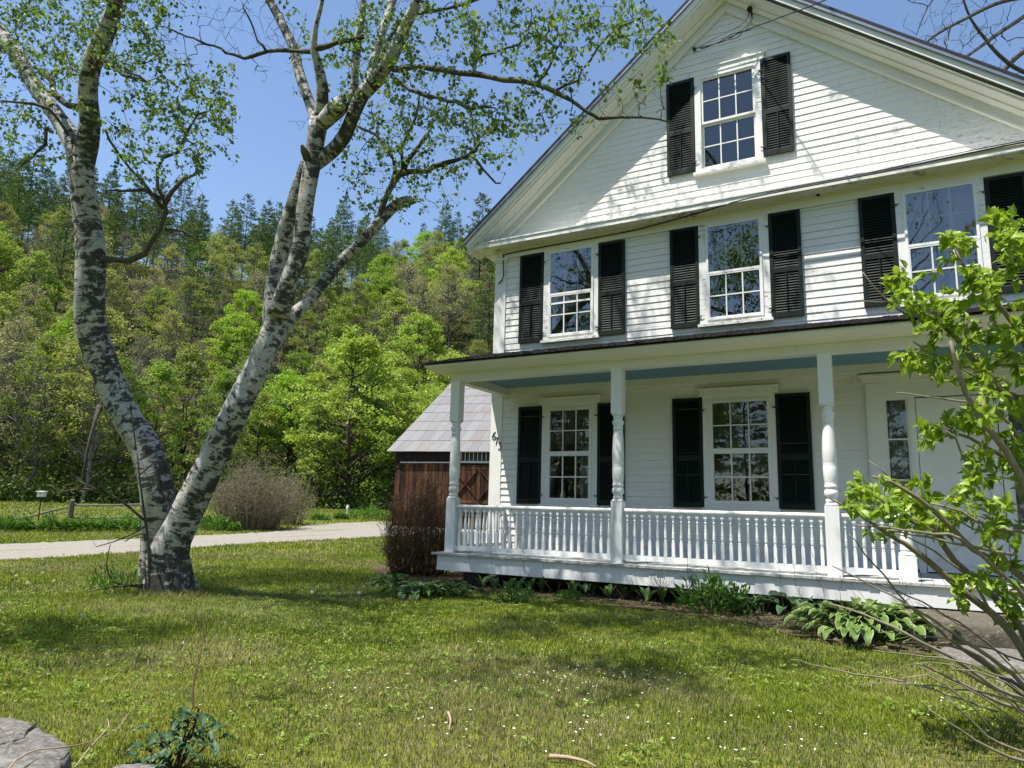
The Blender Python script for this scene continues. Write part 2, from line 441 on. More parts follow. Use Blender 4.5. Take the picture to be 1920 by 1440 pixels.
def folds(x0, x1, z0, z1, y, parent, amp=.03, n=60, freq=34):
    x = np.linspace(x0, x1, n); yy = y+amp*np.sin(x*freq)+amp*.5*np.sin(x*freq*2.3+1)
    V = np.concatenate([np.stack([x, yy, np.full(n, z0)], 1), np.stack([x, yy*1.0, np.full(n, z1)], 1)])
    i = np.arange(n-1); mb = MB(); mb.add(V, np.stack([i, i+1, n+i+1, n+i], 1)); return mb.build('curtain', M['curtain'], parent, True)
WL = {0: 'first-floor window left of the door side, by the porch end', }
for wi, (kind, ca, cb_, x0, x1, z0, z1) in enumerate(WIN):
    mb = MB(); y0 = W-.055
    if kind == 'low':
        zc0, zc1 = 1.515, 3.555
        mb.box(ca, x0-.0, y0, W+.14, zc0, zc1); mb.box(x1, cb_, y0, W+.14, zc0, zc1)
        mb.box(x0, x1, y0, W+.14, z1, zc1); mb.box(x0, x1, y0, W+.14, zc0, z0)
        mb.box(ca-.06, cb_+.07, y0-.02, W+.14, zc1, 3.675); mb.box(ca-.085, cb_+.095, y0-.045, W+.14, 3.675, 3.70)
    elif kind == 'up':
        zc0, zc1 = 4.93, 6.93
        mb.box(ca, x0, y0, W+.14, zc0, zc1); mb.box(x1, cb_, y0, W+.14, zc0, zc1); mb.box(x0, x1, y0, W+.14, z1, zc1); mb.box(x0, x1, y0, W+.14, zc0, z0)
    else:
        zc0, zc1 = 8.02, 10.11
        mb.box(ca+.01, x0, y0, W+.14, zc0, zc1); mb.box(x1, cb_-.01, y0, W+.14, zc0, zc1); mb.box(x0, x1, y0, W+.14, z1, zc1); mb.box(x0, x1, y0, W+.14, zc0, z0)
        mb.box(ca-.06, cb_+.07, y0-.012, W+.14, zc1, 10.225); mb.box(ca-.085, cb_+.10, y0-.035, W+.14, 10.225, 10.25)
    w = hpart(mb, 'window', 'trim' if kind == 'low' else 'trimw')
    mb = MB(); mb.box(ca-.03, cb_+.035, y0-.055, W+.1, zc0-.05, zc0); mb.build('sill', M['trimw' if kind != 'low' else 'trim'], w)
    zm = (z0+z1)/2
    if kind == 'gable':
        sash(x0, x1, zm-.02, z1, W-.03, w, bar=.022); sash(x0, x1, z0, zm-.021, W+.006, w, bar=.022)
        for i in range(3):
            for j in range(2):
                wd = (x1-x0-.09)/3; hh = (zm-z0-.10)/2
                a = x0+.045+wd*i
                for (zz, yy) in ((zm+.025, W-.012), (z0+.045, W+.024)):
                    p = pane(a+.002, a+wd-.002, zz+hh*j, zz+hh*(j+1)-.002, yy+.0007*((i*2+j) % 3), w)
                    
    else:
        mb = MB(); rectframe(mb, x0, x1, z0, z1, .042, W-.072, W-.052)
        zb = 5.925 if kind == 'up' else 2.535
        mb.box(x0+.042, x1-.042, W-.07, W-.054, zb-.022, zb+.022)
        if wi == 2: mb.box(x0+.042, x1-.042, W-.066, W-.054, 5.70, 5.74)
        mb.build('storm_frame', M['porch'], w)
        pane(x0+.04, x1-.04, zb+.001, z1-.04, W-.028 if kind == 'low' else W-.060, w); pane(x0+.04, x1-.04, z0+.04, zb, W-.030, w)
        sash(x0+.03, x1-.03, zb+.023, z1-.03, W-.0655, w, bar=.020, st=.022) if kind == 'low' else sash(x0+.02, x1-.02, zb-.02, z1-.01, W-.045, w, bar=.024, st=.04); sash(x0+.03, x1-.03, z0+.03, zb-.022, W-.066, w, bar=.024, st=.03)
        if kind == 'low':
            mb = MB(); mb.box(x0+.02, x1-.02, W+.12, W+.125, (2.0 if wi == 1 else 2.75), z1-.02); mb.build('window_shade', M['shade'], w)
            if wi == 0: folds(x0+.62, x1-.05, z0, 3.0, W+.24, w, .02)
        if wi == 4: folds(x0+.03, x0+.45, z0, z1, W+.2, w); folds(x1-.45, x1-.03, z0, z1, W+.2, w)
        if wi == 3: folds(x0+.03, x0+.16, z0, z1, W+.3, w)
# ---- shutters
def shutter(x0, x1, z0, z1, hinge_side, lab=None, rod=True):
    mb = MB(); y1 = W-.024; y0 = y1-.042; st = .062
    zm = z0+(z1-z0)*.445; 
    rectframe(mb, x0, x1, z0, z1, st, y0, y1, .10, .06); mb.box(x0+st, x1-st, y0, y1, zm-.05, zm+.05)
    for (a, b) in ((z0+.10, zm-.05), (zm+.05, z1-.06)):
        n = int((b-a)/.047); s = (b-a)/n
        for i in range(n):
            zc = a+s*(i+.5)
            A = [(y0+.006, zc-.021), (y0+.012, zc-.024), (y1-.004, zc+.014), (y1-.010, zc+.018)]
            mb.prism([(x0+st, p, q) for p, q in A], [(x1-st, p, q) for p, q in A])
    mb.box(x0+st, x1-st, y1-.002, y1+.002, z0+.1, z1-.06)
    o = hpart(mb, 'shutter', 'shut')
    xm = (x0+x1)/2
    mb = MB(); mb.box(xm-.009, xm+.009, y0-.012, y0+.004, z0+.12, zm-.02); mb.build('tilt_rod', M['shut'], o)
    hx = x1 if hinge_side > 0 else x0
    for hz in (z0+(z1-z0)*.09, z0+(z1-z0)*.88):
        mb = MB(); mb.box(hx-.03, hx+.03, y0-.018, y0-.002, hz-.012, hz+.012)
        mb.tube([(hx+.03*hinge_side, y0-.01, hz-.02), (hx+.045*hinge_side, y0-.02, hz+.02), (hx+.075*hinge_side, y0-.012, hz+.012)], .006, 5)
        mb.build('hinge', M['iron'], o)
    return o
for (a, b, z0, z1, s) in [(.265, .82, 1.51, 3.535, 1), (2.065, 2.63, 1.51, 3.525, -1), (3.59, 4.155, 1.51, 3.535, 1), (5.45, 6.02, 1.51, 3.53, -1),
                          (.215, .795, 4.925, 6.915, 1), (2.072, 2.645, 4.92, 6.90, -1), (3.585, 4.145, 4.91, 6.925, 1), (5.45, 6.0, 4.92, 6.915, -1),
                          (6.955, 7.512, 4.95, 6.925, 1), (8.81, 9.37, 4.95, 6.90, -1), (3.555, 4.115, 8.075, 10.10, 1), (5.425, 5.96, 8.08, 10.10, -1)]:
    shutter(a, b, z0, z1, s)
# ---- door and surround
mb = MB(); y0 = W-.06
a, b, zb, zt = DOOR
mb.box(a, 7.15, y0, W+.14, zb, zt); mb.box(9.15, b, y0, W+.14, zb, zt); mb.box(7.15, 9.15, y0, W+.14, 3.36, zt)
mb.box(7.50, 7.60, y0, W+.14, zb, 3.36); mb.box(8.70, 8.80, y0, W+.14, zb, 3.36)
mb.box(a-.04, b+.04, y0-.03, W+.14, zt, 3.72); mb.box(a-.08, b+.08, y0-.07, W+.14, 3.72, 3.765)
mb.box(a+.02, 7.13, y0-.012, y0, zb+.1, zt-.02); mb.box(9.17, b-.02, y0-.012, y0, zb+.1, zt-.02)
surround = hpart(mb, 'door_surround', 'trim')
for (p, q) in ((7.15, 7.50), (8.80, 9.15)):
    mb = MB(); mb.box(p, q, y0+.03, y0+.06, .62, 1.35); rectframe(mb, p, q, 1.35, 3.36, .035, y0+.03, y0+.06)
    for z in (2.02, 2.68): mb.box(p+.035, q-.035, y0+.034, y0+.056, z-.012, z+.012)
    s_ = hpart(mb, 'sidelight', 'trim')
    pane(p+.03, q-.03, 1.38, 3.33, y0+.045, s_)
    folds(p, q, 1.36, 3.35, W+.1, s_, .012, 40, 60)
mb = MB()
x0, x1, z0, z1 = 7.61, 8.69, .60, 3.34; yd = y0+.02
rectframe(mb, x0, x1, z0, z1, .13, yd, yd+.04, .16, .14); mb.box(x0+.13, x1-.13, yd+.002, yd+.038, 1.42, 1.56); mb.box(x0+.13, x1-.13, yd+.018, yd+.03, z0+.16, 1.42)
mb.beam((x0+.15, yd+.012, z0+.18), (x1-.15, yd+.012, 1.40), .012, .07, (0, 1, 0)); mb.beam((x0+.15, yd+.010, 1.40), (x1-.15, yd+.010, z0+.18), .012, .07, (0, 1, 0))
door = hpart(mb, 'storm_door', 'porch')
# scalloped inner edge of the upper panel
mb = MB(); n = 120; xa, xb, za, zc = x0+.13, x1-.13, 1.56, 3.20
per = []
for i in range(n):
    t_ = i/n*4; k = int(t_); f_ = t_-k
    p = [(xa+f_*(xb-xa), za), (xb, za+f_*(zc-za)), (xb-f_*(xb-xa), zc), (xa, zc-f_*(zc-za))][k]
    L = [(xb-xa), (zc-za)][k % 2]; cor = math.exp(-(min(f_, 1-f_)*L/.09)**2)
    inset = .03+.05*cor+.008*math.sin(f_*L*40)
    cx, cz = (xa+xb)/2, (za+zc)/2
    q = (p[0]+math.copysign(min(inset, abs(cx-p[0])), cx-p[0])*(1 if k % 2 else (1 if abs(p[0]-cx) > (xb-xa)/2-.12 else 0)),
         p[1]+math.copysign(min(inset, abs(cz-p[1])), cz-p[1])*(1 if k % 2 == 0 else (1 if abs(p[1]-cz) > (zc-za)/2-.12 else 0)))
    per.append((p, q))
V = []; 
for (p, q) in per: V += [(p[0], yd+.006, p[1]), (q[0], yd+.006, q[1]), (q[0], yd+.03, q[1])]
F = []
for i in range(n):
    j = (i+1) % n; F += [(3*i, 3*j, 3*j+1, 3*i+1), (3*i+1, 3*j+1, 3*j+2, 3*i+2)]
mb.add(V, np.array(F)); mb.build('scalloped_trim', M['porch'], door)
mb = MB(); mb.box(xa, xb, yd+.03, yd+.034, za, zc); mb.build('door_panel', M['trim'], door)
mb = MB(); mb.tube([(x0+.07, yd-.05, 1.62), (x0+.07, yd-.03, 1.62), (x0+.07, yd, 1.62)], [.026, .012, .02], 10); mb.build('door_handle', M['iron'], door)
# ---- house number 673
def stroke(mb, pts, w, y):
    pts = [np.array(p, float) for p in pts]
    mb.tube([(p[0], y, p[1]) for p in pts], w, 6)
def arc(cx, cz, r, a0, a1, n=10, ry=None):
    ry = ry or r
    return [(cx+r*math.cos(math.radians(a0+(a1-a0)*i/n)), cz+ry*math.sin(math.radians(a0+(a1-a0)*i/n))) for i in range(n+1)]
def digit(ch, cx, cz, h):
    mb = MB(); w = h*.055; y = W-.042; r = h*.24
    if ch == '6': stroke(mb, [(cx+.20*h, cz+.48*h), (cx+.0*h, cz+.33*h), (cx-.17*h, cz+.08*h)]+arc(cx, cz-.24*h, r, 160, 520, 16), w, y)
    if ch == '7': stroke(mb, [(cx-.22*h, cz+.40*h), (cx-.2*h, cz+.46*h), (cx+.24*h, cz+.44*h), (cx+.08*h, cz+.05*h), (cx-.06*h, cz-.48*h)], w, y)
    if ch == '3': stroke(mb, [(cx-.20*h, cz+.40*h), (cx-.1*h, cz+.47*h), (cx+.2*h, cz+.45*h), (cx+.0*h, cz+.10*h)]+arc(cx-.02*h, cz-.19*h, r, 80, -140, 12, h*.28), w, y)
    mb.build('house_number', M['iron'], corner)['label'] = 'black house number '+ch
digit('6', -.335, 2.945, .165); digit('7', -.27, 2.83, .165); digit('3', -.19, 2.725, .165)
# ---- cables and fittings fixed to the wall
def cable(name, pts, r, parent=None, label=None, n=5, sub=6):
    P = np.array(pts, float); Q = []
    for i in range(len(P)-1):
        p0 = P[max(i-1, 0)]; p1 = P[i]; p2 = P[i+1]; p3 = P[min(i+2, len(P)-1)]
        for t in np.linspace(0, 1, sub, endpoint=False):
            Q.append(.5*((2*p1)+(-p0+p2)*t+(2*p0-5*p1+4*p2-p3)*t*t+(-p0+3*p1-3*p2+p3)*t**3))
    Q.append(P[-1]); mb = MB(); mb.tube(Q, r, n); return hpart(mb, name, 'cable', parent, True, label) if parent != 'top' else mb.build(name, M['cable'], None, True)
cable('cable', [(-.33, W-.06, 6.35), (-.20, W-.07, 6.5), (-.21, W-.07, 6.95), (-.1, W-.065, 7.02), (1.1, W-.07, 7.035), (2.74, W-.07, 7.05), (4.2, 1.75, 7.09), (5.3, 1.57, 7.13), (7.25, 1.565, 7.155), (8.3, 1.57, 7.20), (9.6, 1.575, 7.23)], .013)
cable('cable', [(5.5, 1.565, 7.165), (7.25, 1.56, 7.19), (8.3, 1.56, 7.235), (9.6, 1.555, 7.25)], .008)
for off, x_ in ((-.265, 5.2), (-.29, 5.35)):
    cable('cable', [(XC+.55+i*1.1, 1.535-(off+.265)*.2, zroof(XC+.55+i*1.1)+off+rnd.uniform(-.012, .012)) for i in range(5)], .007)
for (px, py) in ((1533, 364),):
    p = ony(px, py, W-.11); mb = MB(); mb.tube([p+(0, .06, .03), p+(0, 0, 0), p+(.02, -.02, -.05)], [.03, .035, .012], 8); hpart(mb, 'cable_hook', 'iron')
wh = ony(1406, 17, W-.13); ins = ony(1302, 93, W-.05)
mb = MB(); mb.tube([wh+(0, .08, .02), wh, wh+(.0, -.05, -.06)], [.04, .06, .045], 10); hpart(mb, 'cable_entry_cap', 'iron')
mb = MB(); mb.tube([ins+(0, .04, 0), ins, ins+(0, -.05, 0)], [.02, .035, .03], 10); hpart(mb, 'insulator', 'iron')
def wy(px, py, y): return ony(px, py, y)
cable('cable', [wh, wy(1400, 35, W-.3), wy(1380, 52, W-.35), wy(1350, 66, W-.34), wy(1315, 86, W-.3), wy(1318, 91, W-.3), wy(1345, 80, W-.33), wy(1372, 64, W-.36), wy(1408, 56, W-.4)], .009)
cable('cable', [wh+(.02, 0, 0), wy(1408, 32, W-.3), wy(1396, 52, W-.35), wy(1365, 74, W-.35), wy(1335, 84, W-.33), wy(1314, 90, W-.3)], .009)
cable('cable', [wh+(.03, 0, -.02), wy(1410, 36, W-.3), wy(1398, 56, W-.36), wy(1391, 61, W-.38), wy(1388, 66, W-.36), wy(1378, 72, W-.36), wy(1358, 76, W-.35)], .009)
sd = cable('power_cable', [ins+(0, -.03, 0), wy(1345, 80, W-.34), wy(1395, 58, W-.4), at(1470, 30, 12.4), at(1545, 1, 11.6), at(1700, -70, 10.2), at(2300, -420, 7.0)], .011, 'top')
tag(sd, 'black overhead service cable running from the gable peak up and out to the right', 'cable')
# ---- porch
mb = MB(); nb = 0
x = -.30
while x < 10.0:
    wd = rnd.uniform(.125, .14); mb.box(x, x+wd-.006, -.205+rnd.uniform(-.006, .006), W-.02, .545+rnd.uniform(-.002, .002), .58+rnd.uniform(-.0015, .0015)); x += wd
hpart(mb, 'porch_deck', 'deck')
mb = MB(); xs = [-.20, 2.6, 5.4, 7.9, 10.15]
for i, (p, q) in enumerate(zip(xs, xs[1:])): mb.box(p+.002, q-.002, -.16+.002*(i % 2), -.12, .275+.003*i, .543)
mb.box(-.20, -.16, -.12, W-.05, .275, .543); mb.box(10.11, 10.15, -.12, W-.05, .275, .543)
hpart(mb, 'porch_skirt_board', 'porch')
for x in (0.3, 3.2, 6.4, 9.5):
    mb = MB(); mb.box(x-.18, x+.18, .25, .6, -.2, .30); hpart(mb, 'porch_pier', 'stone2')
zb_ = .582
SQ = .095
def sqsec(mb, cx, cy, z0, z1, h=SQ, ch=.02):
    mb.box(cx-h, cx+h, cy-h, cy+h, z0, z1)
def post(cx, cy, lean=0.):
    mb = MB(); sqsec(mb, cx, cy, zb_, 1.56)
    sqsec(mb, cx, cy, 3.03, 3.782)
    for (z0, z1, a, b) in ((1.56, 1.60, SQ, SQ*.72), (3.03, 2.985, SQ, SQ*.74)):
        A = [(cx+sx*a, cy+sy*a, z0) for sx, sy in ((-1, -1), (1, -1), (1, 1), (-1, 1))]; B = [(cx+sx*b, cy+sy*b, z1) for sx, sy in ((-1, -1), (1, -1), (1, 1), (-1, 1))]
        mb.prism(A, B)
    pr = [(1.59, .075), (1.62, .082), (1.645, .083), (1.66, .073), (1.675, .075), (1.70, .094), (1.74, .099), (1.775, .094), (1.80, .078), (1.81, .088), (1.835, .094), (1.855, .088),
          (1.87, .082), (1.90, .089), (2.0, .097), (2.12, .099), (2.135, .094), (2.15, .099), (2.165, .094), (2.18, .099), (2.4, .096), (2.6, .089), (2.72, .081), (2.755, .077), (2.762, .085), (2.785, .086), (2.795, .078),
          (2.82, .080), (2.86, .096), (2.885, .100), (2.91, .094), (2.925, .072), (2.935, .070), (2.945, .082), (2.965, .086), (2.985, .074), (3.0, .07)]
    mb.lathe(cx, cy, pr, 20)
    me = hpart(mb, 'porch_post', 'porch'); 
    m = me.data; 
    for p in m.polygons: p.use_smooth = len(p.vertices) == 4 and abs(p.normal.z) < .995 and not (abs(abs(p.normal.x)-1) < .002 or abs(abs(p.normal.y)-1) < .002)
    return me
PX = [-.06, 3.21, 6.455, 9.70]
for cx in PX: post(cx, .095)
def rail_pts(p0, p1, n, pr_name='railing'):
    p0 = np.array(p0, float); p1 = np.array(p1, float); d = p1-p0; L = np.linalg.norm(d); d /= L; s = np.array([d[1], -d[0]])
    mb = MB()
    def bar(prof):
        A = [(p0[0]+s[0]*a, p0[1]+s[1]*a, z) for a, z in prof]; B = [(p1[0]+s[0]*a, p1[1]+s[1]*a, z) for a, z in prof]; mb.prism(A, B)
    bar([(-.028, 1.385), (.028, 1.385), (.045, 1.41), (.045, 1.43), (.025, 1.452), (-.025, 1.452), (-.045, 1.43), (-.045, 1.41)])
    r = hpart(mb, pr_name, 'porch'); mb = MB()
    bar([(-.022, .628), (.022, .628), (.022, .712), (-.022, .712)]); mb.build('bottom_rail', M['porch'], r)
    for i in range(n):
        t = (i+.5)/n*L; c = p0+d*t; mb = MB()
        cx, cy = c; h = .0235
        mb.box(cx-h, cx+h, cy-h, cy+h, .713, .945); mb.box(cx-h, cx+h, cy-h, cy+h, 1.325, 1.384)
        mb.lathe(cx, cy, [(.945, .018), (.955, .021), (.968, .021), (.978, .014), (.985, .013), (.995, .021), (1.02, .0235), (1.06, .022), (1.075, .0245), (1.085, .021), (1.16, .0165), (1.235, .0125), (1.245, .017), (1.262, .019), (1.272, .012), (1.285, .012), (1.295, .018), (1.312, .021), (1.325, .017)], 10)
        o = mb.build('baluster', M['porch'], r)
for a, b, n in ((PX[0], PX[1], 23), (PX[1], PX[2], 24)):
    rail_pts((a+SQ, .095), (b-SQ, .095), n)
rail_pts((PX[2]+SQ, .095), (7.25, .095), 6)
rail_pts((PX[0], .095+SQ), (PX[0], W-.05), 13)
rail_pts((9.06, .095), (PX[3]-SQ, .095), 4)
for cx in (7.36, 8.96):
    mb = MB(); mb.box(cx-.11, cx+.11, -.02, .2, zb_, .90); 
    mb.lathe(cx, .09, [(.90, .10), (.93, .11), (.95, .09), (.97, .07), (.99, .085), (1.05, .08), (1.3, .06), (1.36, .075), (1.40, .09), (1.44, .10), (1.48, .09), (1.53, .05), (1.545, .01)], 16)
    hpart(mb, 'newel_post', 'porch')
# beams, frieze, soffit, ceiling, porch roof
XA, XB = -.16, 9.80
mb = MB(); mb.box(XA, XB, 0.0, .19, 3.782, 3.955); mb.box(XA-.012, XB+.012, -.014, 0.0, 3.80, 3.815); mb.box(XA, XA+.19, .19, W-.04, 3.782, 3.955); mb.box(XB-.19, XB, .19, W-.04, 3.782, 3.955)
mb.box(XA+.19, XB-.19, W-.16, W-.02, 3.80, 3.955)
hpart(mb, 'porch_beam', 'trim')
mb = MB(); mb.box(XA+.19, XB-.19, .19, W-.16, 3.94, 3.96); hpart(mb, 'porch_ceiling', 'blue')
mb = MB(); k = .22
prof = [(-.0, 3.965), (-.0, 4.10+.0), (-.43, 4.015), (-.43, 3.975), (-.41, 3.965), (-.09, 3.955), (-.0, 3.90)]
prof = [(0.0, 3.93), (-.10, 3.965), (-.42, 4.01), (-.42, 4.055), (0.0, 4.15)]
mb.prism([(XA-.34, y, z) for y, z in prof], [(XB+.34, y, z) for y, z in prof])
mb.box(XA-.34, XA, .0, W-.02, 3.99, 4.12); mb.box(XB, XB+.34, .0, W-.02, 3.99, 4.12)
mb.box(XA, XB, 0.0, .02, 3.957, 4.14)
hpart(mb, 'porch_cornice', 'trim')
mb = MB()
# shingled porch roof with a ragged front edge
y0_, z0_, y1_, z1_ = -.47, 4.065, W-.02, 4.74
def rz_(y): return z0_+(z1_-z0_)*(y-y0_)/(y1_-y0_)
nx = 90; xs = np.linspace(XA-.42, XB+.42, nx+1)
for i in range(nx):
    a, b = xs[i], xs[i+1]
    nrow = 8
    for j in range(nrow):
        ya = y0_+(y1_-y0_)*j/nrow; yb = y0_+(y1_-y0_)*(j+1)/nrow+.03
        lift = rnd.uniform(.0, .012)+(rnd.uniform(0, .03) if j == 0 and rnd.random() < .3 else 0)
        fy = ya-(rnd.uniform(0, .035) if j == 0 else 0)
        yb = min(yb, y1_)
        A = [(fy, rz_(ya)+.028+lift), (fy, rz_(ya)+.005), (yb, rz_(yb)+.002), (yb, rz_(yb)+.012)]
        mb.prism([(a+.004, y, z) for y, z in A], [(b-.004, y, z) for y, z in A])
mb.prism([(XA-.40, y0_+.03, z0_-.02), (XA-.40, y0_+.03, z0_+.005), (XA-.40, y1_, z1_), (XA-.40, y1_, z1_-.03)], [(XB+.40, y0_+.03, z0_-.02), (XB+.40, y0_+.03, z0_+.005), (XB+.40, y1_, z1_), (XB+.40, y1_, z1_-.03)])
hpart(mb, 'porch_roof', 'roof')
# ------------------------------------------------------------------ ground
def mk_ground():
    t = NT('lawn_soil_and_turf'); c = t.coord('Object')
    n1 = t.noise(c, .35, 5, .6); n2 = t.noise(c, 5, 6, .7); n3 = t.noise(c, 1.3, 4, .6)
    base = t.mix(t.ramp(n1, [(.35, 0.), (.65, 1.)]), (.12, .155, .02), (.19, .20, .035))
    base = t.mix(t.ramp(n2, [(.4, 0.), (.65, 1.)]), base, (.045, .065, .016))
    base = t.mix(t.ramp(n3, [(.60, 0.), (.72, .6)]), base, (.13, .11, .05))
    return t.done(t.pbr(base, .9, t.bump(n2, .6, .03), .1))
def mk_forest():
    t = NT('forest_floor'); c = t.coord('Object'); n = t.noise(c, .6, 6, .7)
    return t.done(t.pbr(t.mix(n, (.02, .025, .010), (.07, .06, .03)), .95, None, .05))
def mk_gravel():
    t = NT('pale_gravel'); c = t.coord('Object')
    v = t.n('ShaderNodeTexVoronoi'); v.inputs['Scale'].default_value = 28; t.l(c, v.inputs['Vector'])
    n = t.noise(c, 1.1, 5, .65); n2 = t.noise(c, 7, 5, .7)
    st = t.noise(t.coord('Object', (1.2, .18, 1), (0, 0, .35)), 1.0, 3, .5)
    base = t.mix(v.outputs['Color'], (.17, .16, .14), (.36, .34, .305)); base = t.mix(t.math('MULTIPLY', n, .5), base, (.30, .26, .20))
    base = t.mix(t.ramp(n2, [(.45, 0.), (.72, .65)]), base, (.17, .145, .11))
    base = t.mix(t.ramp(st, [(.60, 0.), (.68, .55)]), base, (.15, .16, .05))
    return t.done(t.pbr(base, .95, t.bump(v.outputs['Distance'], .6, .02), .1))
M['ground'] = mk_ground(); M['forest'] = mk_forest(); M['gravel'] = mk_gravel()
def polar(name, mat, radii, a0, a1, na, close):
    A = np.radians(np.linspace(a0, a1, na)); R, T = np.meshgrid(radii, A, indexing='ij')
    x = CAM[0]+R*np.cos(T); y = CAM[1]+R*np.sin(T); z = hgt(x, y)+.02*np.sin(x*.9)*np.cos(y*.8)*sm((R-3)/10)*(R < 55)
    V = np.stack([x, y, z], -1).reshape(-1, 3); n = na; m = len(radii)
    i, j = np.meshgrid(np.arange(m-1), np.arange(n-1), indexing='ij')
    mb = MB(); mb.add(V, np.stack([i*n+j, (i+1)*n+j, (i+1)*n+j+1, i*n+j+1], -1).reshape(-1, 4))
    return tag(mb.build(name, mat, None, True), kind='structure')
polar('lawn', M['ground'], np.concatenate([[0], np.geomspace(.6, 64, 60)]), 0, 360, 181, True)
polar('wooded_hillside', M['forest'], np.concatenate([np.linspace(63.9, 230, 50), np.geomspace(250, 3000, 12)]), 0, 360, 181, True)

# driveway: between two edges traced on the ground
near = [(-420, 1085), (-200, 1068), (0, 1051), (160, 1043), (360, 1028), (460, 1021), (560, 1015), (640, 1011), (700, 1008), (760, 1004), (900, 1000)]
far = [(-420, 1037), (-200, 1029), (0, 1021), (150, 1015), (270, 1010), (400, 1003), (490, 999), (555, 992), (575, 984), (700, 978.5), (900, 976)]
NE = [onground(*p) for p in near]; FE = [onground(*p) for p in far]
def resamp(P, n):
    P = np.array(P); t = np.linspace(0, len(P)-1, n); k = np.minimum(t.astype(int), len(P)-2); f = (t-k)[:, None]
    return P[k]*(1-f)+P[k+1]*f
n_, m_ = 120, 14
a = resamp(NE, n_); b = resamp(FE, n_)
wob = np.cumsum(rng.normal(0, .05, (2, n_)), 1); wob -= np.linspace(0, 1, n_)*wob[:, -1:]
G = np.zeros((n_, m_, 3))
for j in range(m_):
    f = j/(m_-1); G[:, j] = a*(1-f)+b*f
dirn = (b-a)/np.linalg.norm(b-a, axis=1)[:, None]
G[:, 0] += dirn*(rng.normal(0, .10, n_)[:, None]); G[:, -1] += dirn*(rng.normal(0, .14, n_)[:, None])
DRV = G.copy()
G[..., 2] = hgt(G[..., 0], G[..., 1])+.03; G[:, 0, 2] -= .02; G[:, -1, 2] -= .02
i, j = np.meshgrid(np.arange(n_-1), np.arange(m_-1), indexing='ij')
mb = MB(); mb.add(G.reshape(-1, 3), np.stack([i*m_+j, (i+1)*m_+j, (i+1)*m_+j+1, i*m_+j+1], -1).reshape(-1, 4))
tag(mb.build('gravel_driveway', M['gravel'], None, True), kind='structure')
def on_drive(x, y):                     # True where the driveway lies (vectorised)
    x = np.asarray(x); y = np.asarray(y); inside = np.zeros(x.shape, bool)
    poly = np.vstack([DRV[:, 0, :2], DRV[::-1, -1, :2]]); k = len(poly)-1
    for q in range(len(poly)):
        xi, yi = poly[q]; xj, yj = poly[k]
        with np.errstate(all='ignore'):
            c = ((yi > y) != (yj > y)) & (x < (xj-xi)*(y-yi)/(yj-yi+1e-12)+xi)
        inside ^= c; k = q
    return inside
def mk_soil():
    t = NT('bed_of_soil_and_old_leaves'); c = t.coord('Object'); n = t.noise(c, 9, 6, .7); n2 = t.noise(c, 30, 4, .7)
    b = t.mix(n, (.035, .026, .018), (.13, .095, .06)); b = t.mix(t.ramp(n2, [(.55, 0.), (.62, .7)]), b, (.24, .19, .13))
    return t.done(t.pbr(b, .95, t.bump(n2, .8, .02), .1))
M['soil'] = mk_soil()
bed = [(-3.6, 4.2), (-3.7, 2.6), (-2.6, 1.0), (-.9, -.5), (-.9, -1.1), (.6, -1.0), (2.0, -.8), (3.2, -.85), (4.4, -1.0), (5.4, -1.3), (6.1, -1.9), (6.9, -2.3), (7.6, -2.35), (8.3, -2.8), (9.5, -3.3), (11, -3.2), (12, 2), (-1.5, 2.0), (-2.2, 4.2)]
def smooth_poly(P, k=6):
    P = np.array(P, float); Q = []
    for i in range(len(P)):
        p0, p1, p2, p3 = P[i-1], P[i], P[(i+1) % len(P)], P[(i+2) % len(P)]
        for t in np.linspace(0, 1, k, endpoint=False): Q.append(.5*((2*p1)+(-p0+p2)*t+(2*p0-5*p1+4*p2-p3)*t*t+(-p0+3*p1-3*p2+p3)*t**3))
    return np.array(Q)
BED = smooth_poly(bed); BED += rng.normal(0, .035, BED.shape)
mb = MB(); cen = np.array([[3.5, .3]])
V = np.vstack([BED, BED*.5+np.array([[4., .4]])*.5]); nb_ = len(BED)
mb.add(np.column_stack([BED, np.full(nb_, .024)]), [list(range(nb_))])
tag(mb.build('garden_bed', M['soil']), kind='structure')
def in_poly(x, y, poly):
    x = np.asarray(x); y = np.asarray(y); inside = np.zeros(x.shape, bool); k = len(poly)-1
    for q in range(len(poly)):
        xi, yi = poly[q]; xj, yj = poly[k]
        inside ^= ((yi > y) != (yj > y)) & (x < (xj-xi)*(y-yi)/(yj-yi+1e-12)+xi); k = q
    return inside

